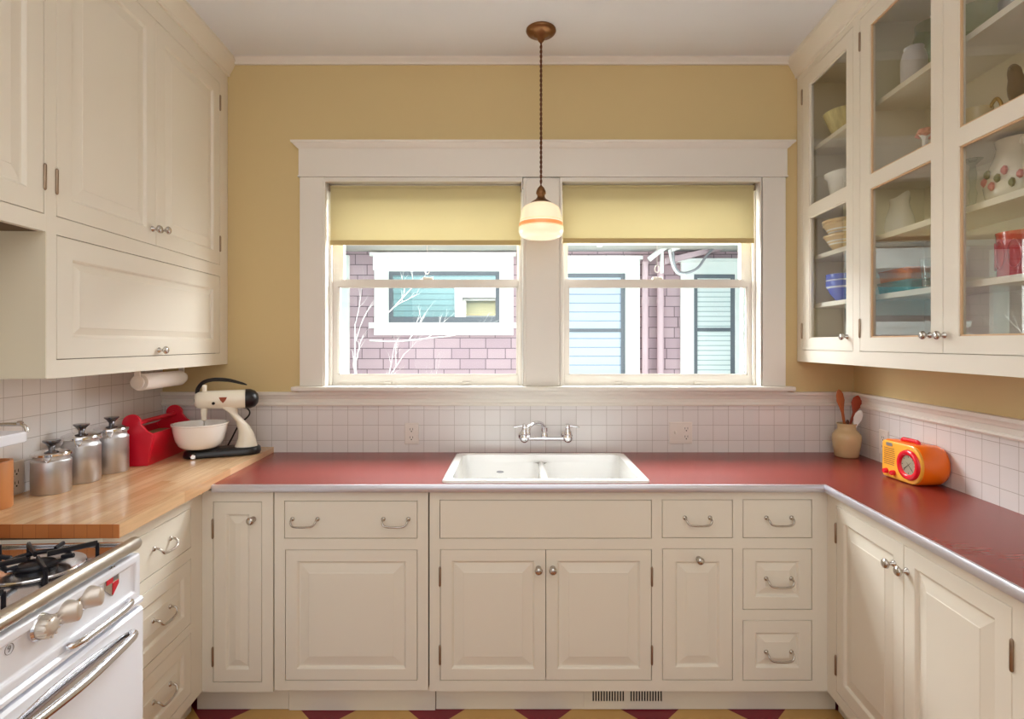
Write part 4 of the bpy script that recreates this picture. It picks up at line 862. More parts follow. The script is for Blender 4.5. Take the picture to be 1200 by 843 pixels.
# ------------------------------------------------------------------ things on the red counter
cp = Vector((1.561, -0.105, 0.9145))
o = MB().lathe([(0, 0), (0.046, 0), (0.05, 0.004), (0.058, 0.05), (0.0625, 0.085), (0.06, 0.105), (0.048, 0.12), (0.040, 0.128), (0.039, 0.145), (0.042, 0.153), (0.042, 0.157), (0.036, 0.157), (0.034, 0.14), (0.05, 0.1), (0.05, 0.04), (0.04, 0.01), (0, 0.01)], n=40, cap=False).build('utensil_crock', 'stone', smooth=True, loc=cp, ang=60)
tag(o, 'tan glazed stoneware crock holding spoons in the corner', 'crock')
def spoon(label, base, tip, mt, wd, ln, cupd=0.3, name='wooden_spoon', facing=None):
    base, tip = Vector(base), Vector(tip); ax = (tip - base).normalized()
    side = ax.cross(Vector((0, -1, 0))).normalized() if facing is None else Vector(facing); nrm = side.cross(ax).normalized()
    Lh = (tip - base).length; m = MB(); rings = []
    for s_, w_, t_ in ((0, 0.005, 0.005), ((Lh - ln) * 0.5, 0.0055, 0.0055), (Lh - ln, 0.0065, 0.006), (Lh - ln * 0.8, wd * 0.55, 0.006), (Lh - ln * 0.5, wd, 0.005), (Lh - ln * 0.22, wd * 0.9, 0.0045), (Lh - ln * 0.06, wd * 0.5, 0.004), (Lh, wd * 0.08, 0.003)):
        k = max(0, (s_ - (Lh - ln)) / ln); cup = -cupd * wd * sin(min(1, k) * pi)
        rings.append([tuple(base + ax * s_ + side * (w_ * cos(2 * pi * i / 14)) + nrm * (t_ * sin(2 * pi * i / 14) + cup * (1 - cos(2 * pi * i / 14) ** 2))) for i in range(14)])
    m.loft(rings); o = m.build(name, mt, smooth=True, ang=70); tag(o, label, 'spoon'); return o
spoon('flat brown wooden spoon leaning toward the windows in the crock', cp + Vector((0.012, 0.0, 0.02)), cp + Vector((-0.046, -0.015, 0.318)), 'spoon', 0.0195, 0.11, 0.1)
spoon('reddish wooden spoon with a round bowl standing in the crock', cp + Vector((-0.01, 0.018, 0.02)), cp + Vector((0.072, 0.02, 0.286)), 'spoon_red', 0.027, 0.085, 0.12)
spoon('white spoon with its bowl tilted out of the crock', cp + Vector((-0.012, -0.014, 0.02)), cp + Vector((0.048, -0.03, 0.222)), 'milk_glass', 0.021, 0.085, 0.12, name='white_spoon')
spoon('short dark wooden utensil handle sticking out of the crock', cp + Vector((0.005, -0.02, 0.02)), cp + Vector((-0.014, -0.03, 0.178)), mat('dark_wood', (84, 44, 24), 0.5, noise=0.2), 0.008, 0.03, 0.0, name='dark_utensil')

# radio: local x along its face (toward the camera), local y = depth, face at y=0
RL, RH, RDp = 0.216, 0.15, 0.116
rf = Matrix.Translation((1.482, -0.468, 0.9145)) @ Matrix.Rotation(-pi / 2 + 0.03, 4, 'Z')
t = empty('radio', 'orange rounded radio with yellow face and red dial ring on the red counter', 'radio', matrix=rf)
def rprof(ins=0.0, n=14):
    r1, r2 = 0.016 - ins * 0.3, RH / 2 - ins; x0, x1, z0, z1 = ins, RL - ins, ins, RH - ins
    out = []
    rr1 = max(0.004, r1)
    for cx, cz, a, r_, nn in ((x1 - r2 * 0.78, z0 + r2, -pi / 2, r2, n), (x1 - r2 * 0.78, z1 - r2, 0, r2, n), (x0 + rr1, z1 - rr1, pi / 2, rr1, 5), (x0 + rr1, z0 + rr1, pi, rr1, 5)):
        for k in range(nn + 1):
            aa = a + pi / 2 * k / nn; kx = 0.78 if r_ == r2 else 1
            out.append((cx + r_ * kx * cos(aa), cz + r_ * sin(aa)))
    return out
def rr3(ins, y): return [(u, y, v) for u, v in rprof(ins)]
MB().loft([rr3(0.002, 0.012), rr3(0.0, 0.016), rr3(0.0, RDp - 0.02), rr3(0.006, RDp - 0.004), rr3(0.014, RDp)]).build('case', 'orange', t, smooth=True, ang=50)
MB().loft([rr3(0.004, 0.012), rr3(0.003, 0.003), rr3(0.006, 0.0005), rr3(0.012, 0.0)]).build('face_plate', 'yellow', t, smooth=True, ang=50)
dxc, dzc = RL - 0.066, RH * 0.49
MB().lathe([(0.036, -0.001), (0.038, -0.007), (0.046, -0.010), (0.055, -0.007), (0.058, 0.0005)], (dxc, 0, dzc), 'y', 40, cap=False).build('dial_ring', 'scarlet', t, smooth=True, ang=60)
dl = MB().lathe([(0.0, -0.0015), (0.037, -0.0015)], (dxc, 0, dzc), 'y', 40, cap=False).build('dial', 'dial', t)
for aa in (0.7, 2.4):
    MB().xf(Matrix.Identity(4)).add([(dxc - 0.028 * cos(aa) - 0.002 * sin(aa), -0.0025, dzc - 0.028 * sin(aa) + 0.002 * cos(aa)), (dxc - 0.028 * cos(aa) + 0.002 * sin(aa), -0.0025, dzc - 0.028 * sin(aa) - 0.002 * cos(aa)), (dxc + 0.022 * cos(aa), -0.0025, dzc + 0.022 * sin(aa))], [(0, 1, 2)]).build('dial_hand', 'black', dl)
for k in range(16):
    a = 2 * pi * k / 16
    if k % 2 == 0: MB().box(-0.001, 0.001, -0.0026, -0.002, 0.028, 0.034).xf(Matrix.Translation((dxc, 0, dzc)) @ Matrix.Rotation(a, 4, 'Y')).build('dial_tick', 'black', dl)
MB().lathe([(0.0, -0.0045), (0.03, -0.0035), (0.0365, -0.002)], (dxc, 0, dzc), 'y', 30, cap=False).build('dial_glass', 'clear_glass', dl, smooth=True)
sl = MB()
for k in range(9):
    z = 0.054 + k * 0.0078; sl.box(0.017, 0.078 - 0.0012 * abs(k - 4), -0.0008, 0.002, z, z + 0.0028)
sl.build('speaker_grille', mat('grille_slot', (150, 84, 10), 0.6, noise=0.05), t)
MB().prism([(0.034, 0.128), (0.062, 0.128), (0.066, 0.134), (0.062, 0.141), (0.034, 0.141), (0.030, 0.134)], 'y', -0.002, 0.001).build('name_plate', 'chrome', t)
for kx in (0.032, 0.072):
    MB().lathe([(0.0, -0.015), (0.0075, -0.0145), (0.0095, -0.012), (0.0105, -0.002), (0.0105, 0.0)], (kx, 0, 0.026), 'y', 18, cap=False).build('knob', 'scarlet', t, smooth=True)
MB().tube(bez([(0.058, 0.045, RH - 0.004), (0.062, 0.045, RH + 0.006), (0.075, 0.045, RH + 0.008), (0.125, 0.045, RH + 0.008), (0.138, 0.045, RH + 0.006), (0.142, 0.045, RH - 0.004)], 5), 0.008, 10).build('handle', 'scarlet', t, smooth=True)

# ------------------------------------------------------------------ wall outlets
def outlet(label, matrix, w, h_, parts):
    t = empty('wall_outlet', label, 'outlet', matrix=matrix)
    MB().panel(-w / 2, w / 2, -h_ / 2, h_ / 2, [(0, -0.002), (0.003, -0.005)], th=0.0).build('cover_plate', 'white_plastic', t)
    for kind, x in parts:
        if kind == 'toggle':
            MB().box(x - 0.005, x + 0.005, -0.0055, -0.004, -0.012, 0.012).build('switch_slot', 'white_plastic', t)
            MB().box(x - 0.0035, x + 0.0035, -0.016, -0.005, -0.004, 0.008).xf(Matrix.Rotation(radians(-15), 4, 'X')).build('switch', 'white_plastic', t, bevel=0.001)
        else:
            for zz in (0.02, -0.02):
                s_ = MB().lathe([(0.0165, -0.005), (0.0165, -0.0068), (0, -0.0068)], (x, 0, zz), 'y', 20, cap=False).build('socket', 'white_plastic', t)
                sl_ = MB().box(x - 0.0075, x - 0.0055, -0.0073, -0.006, zz - 0.002, zz + 0.008).box(x + 0.0055, x + 0.0075, -0.0073, -0.006, zz - 0.002, zz + 0.008).lathe([(0.003, -0.0073), (0.003, -0.006)], (x, 0, zz - 0.008), 'y', 10)
                sl_.build('socket_slot', 'dark', s_)
outlet('white duplex outlet on the tile between the mixer and the sink', Matrix.Translation(((482.4 - CX) / 238.9, -0.006, H - (508.4 - CY) / 238.9)), 0.069, 0.105, [('out', 0)])
outlet('white double plate with switch and outlet on the tile between the sink and the crock', Matrix.Translation(((797.5 - CX) / 238.9, -0.006, H - (507.5 - CY) / 238.9)), 0.114, 0.107, [('toggle', -0.027), ('out', 0.027)])
x, z = right_wall.px(1036.5, 519, -0.006); outlet('white outlet on the tile behind the radio', right_wall.at(x, -0.006, z), 0.07, 0.112, [('out', 0)])
x, z = left_wall.px(17, 560, -0.006); outlet('white duplex outlet on the tile behind the wooden cup', left_wall.at(x, -0.006, z), 0.07, 0.112, [('out', 0)])

# ------------------------------------------------------------------ the range
rfm = Fr(-1.045 - TL * 0 , 0, pi / 2 + atan(TL))       # face plane frame, local x toward the windows
Xf = -1.045 - 0.0 ; rfm = Fr(-1.1205, 0, pi / 2 + atan(TL))
A1, A0 = -1.168, -2.12        # local x of the two ends
rm = rfm.at(A1, 0, 0)         # origin: end beside the drawers, on the face plane
SW = A1 - A0; SDp = 0.56
t = empty('gas_range', 'white enamel gas range with chrome trim beside the drawer bank', 'range', matrix=rm)
def rl(px, py, ly=0.0):
    x, z = rfm.px(px, py, ly); return x - A1, z
MB().box(-SW, 0, 0.02, SDp, 0.06, 0.872).build('range_body', 'enamel', t, bevel=0.006, seg=3)
MB().box(-SW + 0.02, -0.02, 0.05, SDp, 0.0, 0.06).build('plinth', 'dark', t)
# control panel with a recessed field
m = MB().panel(-SW, 0, 0.745, 0.868, [(0, 0.003), (0.004, 0.0), (0.02, 0.0), (0.026, 0.008), (0.032, 0.009)], th=0.03)
cpn = m.build('control_panel', 'enamel', t, smooth=True, bevel=0.003, ang=25)
MB().prism([(0.0, 0.728), (-0.006, 0.732), (-0.008, 0.742), (-0.002, 0.748), (0.03, 0.748), (0.03, 0.728)], 'x', -SW, 0).build('ledge', 'enamel', t)
zdt = 0.722
od = MB().panel(-SW + 0.004, -0.004, 0.16, zdt, [(0, -0.004), (0.006, -0.012), (0.02, -0.013)], th=0.02).build('oven_door', 'enamel', t, smooth=True, ang=30)
hx0_, hz = rl(152.7, 742.6, -0.014); hx1_ = hx0_ - 0.42
path = bez([(hx0_, -0.013, hz), (hx0_ - 0.012, -0.03, hz - 0.001), (hx0_ - 0.1, -0.036, hz - 0.004), (hx0_ - 0.21, -0.04, hz - 0.006), (hx0_ - 0.32, -0.036, hz - 0.004), (hx1_ + 0.012, -0.03, hz - 0.001), (hx1_, -0.013, hz)], 6)
hdl = MB().tube(path, [0.006] * 3 + [0.0095] * (len(path) - 6) + [0.006] * 3, 12, flat=1.2).build('handle', 'chrome', od, smooth=True)
MB().loft([[(hx0_ + 0.005 - u, -0.0135, hz + 0.008 + 0.018 * sin(pi * u / 0.43)), (hx0_ + 0.005 - u, -0.016, hz + 0.007 + 0.018 * sin(pi * u / 0.43)), (hx0_ + 0.005 - u, -0.016, hz - 0.012), (hx0_ + 0.005 - u, -0.0135, hz - 0.013)] for u in [0.43 * k / 14 for k in range(15)]]).build('handle_plate', 'chrome', od)
MB().box(-SW + 0.004, -0.004, -0.01, 0.02, 0.065, 0.152).build('bottom_drawer', 'enamel', t, bevel=0.004)
# chrome pull on the ledge
px0, pz0 = rl(152.7, 705, -0.01); px1 = rl(82, 758.5, -0.01)[0]
MB().tube(bez([(px0, -0.004, pz0), (px0 - 0.008, -0.016, pz0), (px0 - 0.05, -0.022, pz0 - 0.002), (px1 + 0.05, -0.022, pz0 - 0.002), (px1 + 0.008, -0.016, pz0 - 0.002), (px1, -0.004, pz0 - 0.002)], 5), 0.0085, 12).build('chrome_pull', 'chrome', t, smooth=True)
# knobs
for k, (px, py) in enumerate(((110.4, 699.4), (84, 716.7), (56, 734.6))):
    kx, kz = rl(px, py, -0.012)
    def el(y, a_, b_): return [(a_ * cos(2 * pi * i / 28), y, b_ * sin(2 * pi * i / 28)) for i in range(28)]
    if k < 2: kb = MB().loft([el(0.009, 0.025, 0.025), el(0.0, 0.0255, 0.0255), el(-0.006, 0.025, 0.025), el(-0.012, 0.021, 0.0245), el(-0.02, 0.014, 0.0235), el(-0.028, 0.0105, 0.0215), el(-0.031, 0.008, 0.018), el(-0.032, 0.004, 0.01)])
    else: kb = MB().loft([el(0.009, 0.0245, 0.0245), el(-0.004, 0.024, 0.024), el(-0.018, 0.021, 0.021), el(-0.024, 0.017, 0.017), el(-0.025, 0.008, 0.008)])
    ko = kb.build('knob', 'satin', t, smooth=True, loc=(kx, 0, kz), ang=60)
    if k < 2: MB().loft([el(0.0085, 0.027, 0.027), el(0.004, 0.0285, 0.0285), el(0.002, 0.0265, 0.0265)]).build('bezel', 'chrome', ko, smooth=True)
    else:
        MB().lathe([(0.028, 0.009), (0.029, 0.002), (0.0255, -0.003), (0.0245, 0.0)], (0, 0, 0), 'y', 30, cap=False).build('bezel', 'chrome', ko, smooth=True)
        rb = MB()
        for q_ in range(12):
            a = 2 * pi * q_ / 12; rb.box(-0.0018, 0.0018, -0.0225, -0.006, 0.016, 0.0245).xf(Matrix.Rotation(0, 4, 'Y'))
            rb.v[-8:] = [tuple(Matrix.Rotation(a, 4, 'Y') @ Vector(v)) for v in rb.v[-8:]]
        rb.build('grip_rib', 'satin', ko)
# shield badge, four fields
bx, bz = rl(130.5, 683.6, 0.008)
sv = [(-0.021, 0.026), (0.021, 0.026), (0.021, -0.008), (0.0, -0.028), (-0.021, -0.008)]
bd_ = MB().prism(sv, 'y', -0.004, 0.0).build('shield_badge', 'nickel', t, loc=(bx, 0.009, bz)); bd_.scale = (1.2, 1.0, 1.2)
MB().prism([(-0.019, 0.002), (0.0, 0.002), (0.0, 0.022), (-0.019, 0.022)], 'y', -0.0055, -0.004).build('red_field', 'red', bd_)
MB().prism([(0.0, -0.0255), (0.018, -0.0085), (0.019, 0.0), (0.0, 0.0)], 'y', -0.0055, -0.004).build('red_field', 'red', bd_)
st_ = MB()
for q_ in range(4): st_.box(0.003 + q_ * 0.0042, 0.005 + q_ * 0.0042, -0.0052, -0.004, 0.004, 0.023)
st_.build('stripe', 'pewter', bd_)
MB().prism([(-0.006, 0.026), (0.006, 0.026), (0.008, 0.034), (0.004, 0.031), (0.0, 0.036), (-0.004, 0.031), (-0.008, 0.034)], 'y', -0.004, -0.001).build('crown', 'nickel', bd_)
# the figure 9 in a ring
nx, nz = rl(11, 761, 0.008)
rg = MB().tube([(0.0105 * cos(a), 0.0, 0.0105 * sin(a)) for a in [2 * pi * i / 24 for i in range(25)]], 0.0007, 6).build('number_ring', 'pewter', t, loc=(nx, 0.008, nz))
fc = bpy.data.curves.new('numeral', 'FONT'); fc.body = '9'; fc.size = 0.019; fc.align_x = 'CENTER'; fc.align_y = 'CENTER'; fc.extrude = 0.0004
fo = bpy.data.objects.new('numeral', fc); COL.objects.link(fo); bpy.context.view_layer.update(); nm_ = bpy.data.meshes.new_from_object(fo.evaluated_get(bpy.context.evaluated_depsgraph_get())); bpy.data.objects.remove(fo); fo = bpy.data.objects.new('numeral', nm_); COL.objects.link(fo); fo.parent = rg; fo.rotation_euler = (pi / 2, 0, 0); nm_.materials.clear(); nm_.materials.append(M['pewter'])
# chrome front bar and cooktop
zbar = rl(161.5, 638.5, -0.006)[1]
MB().lathe([(0.0, 0.0), (0.01, -0.0008), (0.0165, -0.006), (0.0185, -0.013), (0.0185, -SW), (0.01, -SW - 0.01), (0, -SW - 0.01)], (0, 0.009, zbar), 'x', 24, cap=False).build('chrome_bar', mat('satin_chrome', (206, 200, 190), 0.28, 1.0, noise=0.03), t, smooth=True, ang=50)
ckt = MB()
ckt.box(-SW, 0.0, 0.02, SDp, 0.872, 0.893)
ckt.box(-SW, 0.0, 0.024, 0.034, 0.893, 0.897).box(-0.012, 0.0, 0.024, SDp, 0.893, 0.899)
ct_ = ckt.build('cooktop', 'chrome', t, bevel=0.002)
for bi, (u, v) in enumerate(((-0.155, 0.155), (-0.155, 0.40), (-0.44, 0.155), (-0.44, 0.40), (-0.72, 0.155), (-0.72, 0.40))):
    MB().lathe([(0.1, 0.0), (0.098, 0.003), (0.085, 0.0015), (0.05, -0.0), (0.0, 0.0005)], (u, v, 0.8935), n=32, cap=False).build('drip_pan', 'chrome', ct_, smooth=True)
    MB().lathe([(0.04, 0.894), (0.042, 0.901), (0.036, 0.906), (0.0, 0.907)], (u, v, 0), n=24, cap=False).build('burner', 'iron', ct_, smooth=True)
    gr = MB()
    ring = [(u + 0.062 * cos(a), v + 0.062 * sin(a), 0.912) for a in [2 * pi * i / 28 for i in range(29)]]
    gr.tube(ring, 0.006, 8)
    for k in range(4):
        a = pi / 4 + k * pi / 2
        for (r0, r1, z0, z1, wd) in ((0.02, 0.122, 0.921, 0.921, 0.005),):
            p0 = Vector((u + r0 * cos(a), v + r0 * sin(a), z0)); p1 = Vector((u + r1 * cos(a), v + r1 * sin(a), z1))
            gr.tube([p0, p1], wd, 6, flat=1.5)
            gr.tube([p1, p1 + Vector((0, 0, -0.028))], wd, 6)
    for k in range(4):
        a = k * pi / 2; gr.tube([(u + 0.06 * cos(a), v + 0.06 * sin(a), 0.918), (u + 0.088 * cos(a), v + 0.088 * sin(a), 0.922)], 0.0045, 6, flat=1.4)
    gr.build('grate', 'iron', ct_, smooth=True, ang=50)
# back panel with a raised shelf and its rail
zs = 1.172
MB().box(-SW, -0.30, SDp - 0.03, SDp, 0.884, zs).build('back_panel', 'enamel', t, bevel=0.004)
sx0, _ = rl(36, 511); 
shx = left_wall.px(38, 512, -0.22)[0]
shw = left_wall.w(shx, -0.22, 0); shl = rm.inverted() @ shw
sh_ = MB().loft([[(p[0], p[1], zs + q_) for p in rrect(-SW, shl.x, shl.y, SDp - 0.002, 0.03, 0)] for q_ in (-0.016, 0.016)]).build('shelf', 'enamel', t, smooth=True, bevel=0.004, ang=40)
rail = bez([(shl.x - 0.014, shl.y + 0.004, zs + 0.014), (shl.x - 0.012, shl.y + 0.012, zs + 0.03), (shl.x - 0.012, shl.y + 0.03, zs + 0.036), (shl.x - 0.012, SDp - 0.05, zs + 0.036), (shl.x - 0.012, SDp - 0.01, zs + 0.036)], 5)
MB().tube(rail, 0.0055, 10).lathe([(0.008, 0), (0.009, 0.006), (0.005, 0.01)], (shl.x - 0.012, shl.y + 0.026, zs + 0.036), n=12).build('shelf_rail', 'nickel', sh_, smooth=True)

# ------------------------------------------------------------------ pendant lamp
PX, PY = 0.110, -0.255
t = empty('pendant_lamp', 'cream glass pendant lamp with orange bands hanging before the windows', 'lamp', (PX, PY, CEIL - 0.0005))
MB().lathe([(0.066, 0.0), (0.067, -0.006), (0.062, -0.014), (0.05, -0.02), (0.034, -0.024), (0.03, -0.03), (0.018, -0.036), (0.012, -0.05), (0.006, -0.056), (0, -0.057)], n=40, cap=False).build('canopy', 'bronze', t, smooth=True, ang=50)
zt_c = 2.158 - CEIL
m = MB()
for s_ in (0, pi):
    n = 150; m.tube([(0.003 * cos(s_ + k * 0.62), 0.003 * sin(s_ + k * 0.62), -0.054 + (zt_c + 0.054) * k / n) for k in range(n + 1)], 0.0031, 6)
m.build('twisted_cord', mat('brown_cloth_cord', (96, 54, 30), 0.7, noise=0.3, nscale=200), t, smooth=True)
zz = lambda py: H + (CY - py) / 263.4 - CEIL
MB().lathe([(0.002, zz(216)), (0.006, zz(218)), (0.014, zz(220)), (0.021, zz(224)), (0.022, zz(227)), (0.017, zz(228.5)), (0.017, zz(231)), (0.024, zz(233.5)), (0.044, zz(237)), (0.053, zz(239)), (0.053, zz(240.5)), (0.03, zz(240.5))], n=32, cap=False).build('socket_cap', 'bronze', t, smooth=True, ang=60)
zsh = zz(238.5)
shade_prof = [(0.048, 0.0), (0.062, -0.006), (0.078, -0.016), (0.085, -0.026), (0.089, -0.045), (0.096, -0.085), (0.1, -0.108), (0.1, -0.128), (0.094, -0.142), (0.078, -0.151), (0.05, -0.156), (0.0, -0.157)]
sm = banded('cream_shade_glass', (255, 240, 205), [(-0.104, -0.088, (255, 158, 96)), (-0.108, -0.1055, (255, 190, 130)), (-0.0795, -0.078, (236, 196, 140))], rough=0.2, emit=0.34)
MB().lathe(shade_prof, n=48, cap=False).build('lamp_shade', sm, t, smooth=True, loc=(0, 0, zsh), ang=60)

# ------------------------------------------------------------------ outside: neighbouring house
HY = 3.5; SH_ = F / (D + HY)
hx = lambda px: (px - CX) / SH_
hz_ = lambda py: H + (CY - py) / SH_
t = empty('neighbouring_house', 'mauve shingled house with white trimmed windows seen through the panes', 'house', (0, HY, 0))
MB().box(-4.0, 4.2, 0.0, 0.2, -0.8, 3.4).build('shingle_wall', 'shingle', t)
def ext_window(px0, px1, py0, py1, tr0, tr1, head_top, mid=None, name='house_window', sill=None, pane='dark_pane', cut=None):
    """px0..px1, py0..py1: dark sash outline; tr0/tr1 trim outer; ."""
    w = MB().frame(hx(tr0), hx(tr1), hz_(py1) - 0.01, hz_(head_top), [(hx(px0), hx(px1), hz_(py1), hz_(py0))], -0.05, 0.0)
    w.box(hx(tr0) - 0.05, hx(tr1) + 0.03, -0.075, 0.0, hz_(head_top) - 0.03, hz_(head_top) + 0.01)
    w.box(hx(tr0) - 0.05, hx(tr1) + 0.04, -0.1, 0.0, hz_(py1) - 0.06, hz_(py1)).box(hx(tr0) + 0.0, hx(tr1) - 0.0, -0.06, 0.0, hz_(py1) - 0.14, hz_(py1) - 0.06)
    wo = w.build(name, 'ext_white', t)
    g = 0.045; holes = [(hx(px0) + g, hx(px1) - g, hz_(py1) + 0.065, hz_(py0) - g)]
    if mid: holes = [(hx(px0) + g, hx(px1) - g, hz_(py1) + 0.065, hz_(mid) - 0.02), (hx(px0) + g, hx(px1) - g, hz_(mid) + 0.02, hz_(py0) - g)]
    s_ = MB().frame(hx(px0), hx(px1), hz_(py1), hz_(py0), holes, -0.03, -0.002).build('sash', 'ext_grey', wo)
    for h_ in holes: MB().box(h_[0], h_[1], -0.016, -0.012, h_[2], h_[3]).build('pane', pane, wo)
    return wo
wa = ext_window(456.4, 585.4, 318.7, 378.5, 440, 601.5, 298)
for xx in (hx(440), hx(587)): MB().box(xx, xx + 0.13, -0.11, -0.05, hz_(318), hz_(299)).build('bracket', 'ext_white', wa)
wb = ext_window(640, 732, 321, 452, 618, 748.6, 302, mid=387.3, pane='siding_reflection')
MB().box(hx(733), hx(742), -0.12, -0.05, hz_(322), hz_(306)).build('bracket', 'ext_white', wb)
wc_ = ext_window(811.6, 860, 322, 452, 797, 874, 305, mid=386.5, pane='slat')
MB().box(hx(394), hx(410), -0.06, 0.0, -0.6, hz_(300)).build('corner_board', 'ext_white', t)
for px0, px1, r_ in ((751, 758, 0.034), (768.5, 776, 0.036)):
    p = MB().tube([((hx(px0) + hx(px1)) / 2, -0.06, -0.7), ((hx(px0) + hx(px1)) / 2, -0.06, 2.36)], r_, 14)
    for z in (0.95, 1.9): p.lathe([(r_ + 0.006, z), (r_ + 0.006, z + 0.03)], ((hx(px0) + hx(px1)) / 2, -0.06, 0), n=14)
    p.build('downspout', 'ext_mauve', t, smooth=True, ang=50)
MB().box(-4.2, 4.3, -0.55, 0.0, hz_(295), hz_(295) + 0.05).build('soffit', 'soffit', t)
MB().box(-4.2, 4.3, -0.60, -0.55, hz_(295) - 0.03, hz_(295) + 0.14).build('fascia', 'ext_white', t)
MB().add([(hx(775), -0.14, hz_(312)), (hx(870), -0.14, hz_(288)), (hx(870), -0.14, hz_(283)), (hx(775), -0.14, hz_(305)), (hx(775), 0.0, hz_(312)), (hx(870), 0.0, hz_(288)), (hx(870), 0.0, hz_(283)), (hx(775), 0.0, hz_(305))],
         [(0, 1, 2, 3), (7, 6, 5, 4), (0, 4, 5, 1), (1, 5, 6, 2), (2, 6, 7, 3), (3, 7, 4, 0)]).build('rake_board', 'ext_mauve', t)
MB().box(hx(691), hx(696), -0.62, -0.56, hz_(300), hz_(287)).build('rafter_tail', 'ext_white', t)
# service mast with cables
t2 = empty('service_mast', 'white electric service bracket with looped cables on the house wall', 'service mast', (hx(772), HY - 0.1, hz_(300)))
def o2(px, py, y=0.0): return (hx(px) - hx(772), y - 0.08, hz_(py) - hz_(300))
MB().tube([o2(756, 307), o2(770, 296), o2(776, 292)], 0.03, 10).build('bracket_arm', 'ext_white', t2, smooth=True)
MB().tube([o2(772, 288, 0.05), o2(772, 322, 0.05)], 0.02, 10).build('mast', 'ext_white', t2, smooth=True)
MB().tube([o2(780, 294), o2(790, 290), o2(794, 292)], [0.05, 0.055, 0.03], 12).build('weather_head', 'ext_white', t2, smooth=True)
MB().tube(bez([o2(783, 295), o2(785, 312), o2(790, 321), o2(800, 322), o2(812, 316), o2(822, 302), o2(834, 289)], 6), 0.014, 8).build('cable', 'pewter', t2, smooth=True)
MB().tube(bez([o2(779, 296), o2(783, 314), o2(789, 323), o2(797, 324)], 6), 0.014, 8).build('cable', 'ext_white', t2, smooth=True)
# bare tree between the houses
random.seed(11)
tw = Vector((-1.35, 1.6, -0.6))
tm = MB()
def twig(p, d_, L_, r_, lev):
    pts = [p]; q_ = p.copy(); dd = d_.normalized(); rs = [r_]
    n = 5
    for k in range(n):
        dd = (dd + Vector((random.uniform(-.22, .22), random.uniform(-.1, .1), random.uniform(-.14, .2)))).normalized()
        q_ = q_ + dd * L_ / n; pts.append(q_.copy()); rs.append(r_ * (1 - 0.7 * (k + 1) / n))
        if lev > 0 and k >= 1:
            side = Vector((random.choice((-1, 1)) * random.uniform(.5, 1), random.uniform(-.2, .2), random.uniform(.1, .8)))
            twig(q_.copy(), (dd + side * 0.8), L_ * random.uniform(.3, .5), rs[-1] * 0.7, lev - 1)
    tm.tube(pts, rs, 6)
tm.tube([tw, tw + Vector((0.06, 0, 0.9)), tw + Vector((0.1, 0, 1.5))], [0.06, 0.045, 0.03], 10)
base = tw + Vector((0.1, 0, 1.45))
twig(base + Vector((0, 0, -0.15)), Vector((1.0, 0, 0.18)), 0.8, 0.007, 3)
twig(base + Vector((0, 0, 0.05)), Vector((1, 0.0, 0.62)), 0.6, 0.006, 3)
twig(tw + Vector((0.05, 0, 1.2)), Vector((1.4, 0, 0.3)), 0.95, 0.006, 3)
twig(base + Vector((-0.05, 0, 0)), Vector((0.3, 0, 1.0)), 0.75, 0.008, 2)
twig(base + Vector((0.1, 0, 0.62)), Vector((1, 0, 0.05)), 0.75, 0.007, 3)
twig(base + Vector((0.1, 0, 0.72)), Vector((1, 0, 0.5)), 0.6, 0.006, 3)
o = tm.build('bare_tree', 'bark', smooth=True); tag(o, 'bare pale branched tree outside the window toward the mixer', 'tree')
# own house: outer face of the window wall
so = MB().frame(-3.6, 3.6, -0.8, 3.6, [(H1[0] - 0.0, H1[1] + 0.0, 1.235, 2.262), (H2[0], H2[1], 1.235, 2.262)], 0.161, 0.2)
struct(so.build('wall_exterior', 'teal'), 'teal clapboard outer face of the window wall')
ec = MB().frame(-1.06, 1.32, 1.12, 2.40, [(H1[0] + 0.012, H1[1] - 0.012, 1.24, 2.24), (H2[0] + 0.012, H2[1] - 0.012, 1.24, 2.24)], 0.2, 0.225)
struct(ec.build('trim_14', 'ext_white'), 'white outer casing of the windows')
struct(MB().box(-6, 6, 0.2, 3.5, -0.85, -0.8).build('ground', 'ground'), 'ground between the houses')

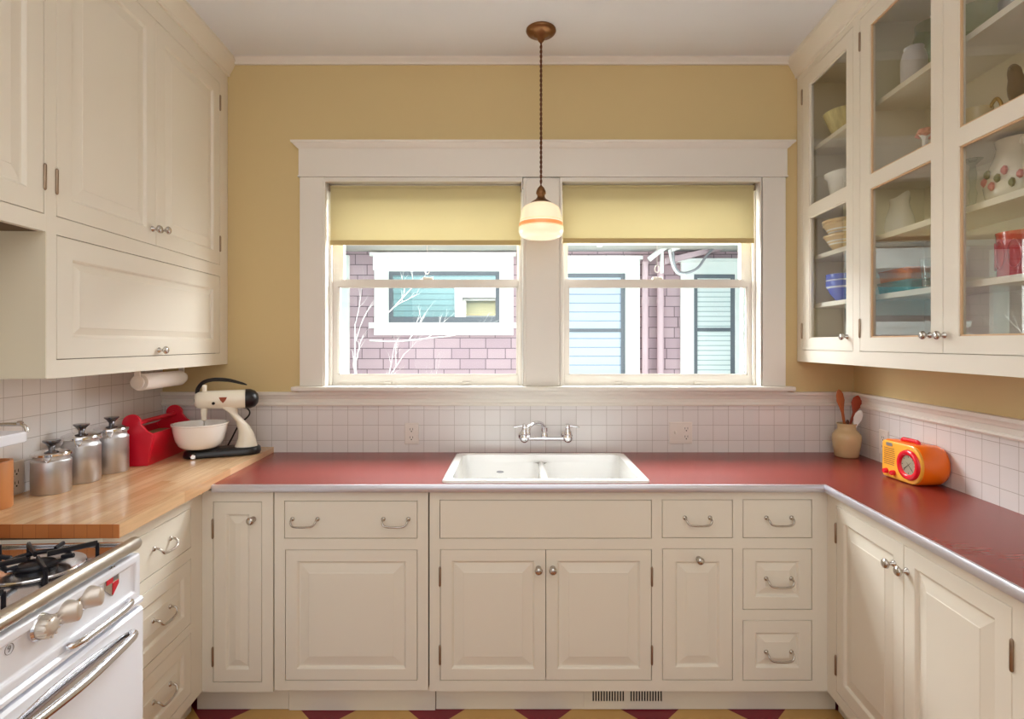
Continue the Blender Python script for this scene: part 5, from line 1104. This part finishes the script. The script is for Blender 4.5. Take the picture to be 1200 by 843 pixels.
# ------------------------------------------------------------------ light
def area(name, loc, target, sx_, sy_, power, color=(1, 1, 1), spread=180):
    l = bpy.data.lights.new(name, 'AREA'); l.shape = 'RECTANGLE'; l.size = sx_; l.size_y = sy_; l.energy = power; l.color = color; l.spread = radians(spread)
    o = bpy.data.objects.new(name, l); COL.objects.link(o); o.location = loc
    o.rotation_euler = (Vector(target) - Vector(loc)).to_track_quat('-Z', 'Y').to_euler(); return o
area('sky_light', (0.2, 1.9, 4.4), (0.2, 0.9, 0.9), 7.0, 2.2, 110, (1.0, 0.985, 0.97))
area('room_fill_light', (0.2, -3.9, 2.0), (0.0, 0.0, 1.3), 3.0, 1.8, 15, (1.0, 0.99, 0.97))
area('ceiling_bounce_light', (0.0, -2.2, 2.78), (0.0, -1.9, 0.0), 2.0, 2.2, 10, (0.95, 0.98, 1.0))
area('window_boost_light', (0.13, 1.0, 2.78), (0.13, -0.35, 1.25), 4.2, 1.0, 260, (0.95, 0.97, 1.0))  # added lamp above the view, boosts daylight indoors without brightening the house
area('side_boost_light', (-3.0, 1.2, 1.75), (0.6, -0.4, 1.45), 2.4, 1.9, 130, (0.98, 0.99, 1.0))  # added pair of unseen lamps, brighten the side walls and cabinets
area('side_boost_light', (3.2, 1.2, 1.75), (-0.4, -0.4, 1.45), 2.4, 1.9, 130, (0.98, 0.99, 1.0))
w = bpy.data.worlds.new('World'); scene.world = w; w.use_nodes = True
bg = w.node_tree.nodes['Background']; bg.inputs[0].default_value = (0.95, 0.97, 1.0, 1); bg.inputs[1].default_value = 0.42

# ------------------------------------------------------------------ camera
cd = bpy.data.cameras.new('camera'); co = bpy.data.objects.new('camera', cd); COL.objects.link(co)
co.location = (0, -D, H); co.rotation_euler = (pi / 2, 0, 0); cd.sensor_width = 36; cd.sensor_fit = 'HORIZONTAL'; cd.lens = 36 * F / 1200
cd.shift_x = -(CX - 600) / 1200; cd.shift_y = -(421.5 - CY) / 1200; cd.clip_start = 0.02
scene.camera = co
scene.view_settings.view_transform = 'Standard'; scene.view_settings.look = 'None'; scene.view_settings.exposure = 0.55
scene.cycles.use_denoising = True
scene.cycles.max_bounces = 10; scene.cycles.diffuse_bounces = 6; scene.cycles.transparent_max_bounces = 16; scene.cycles.sample_clamp_indirect = 6.0
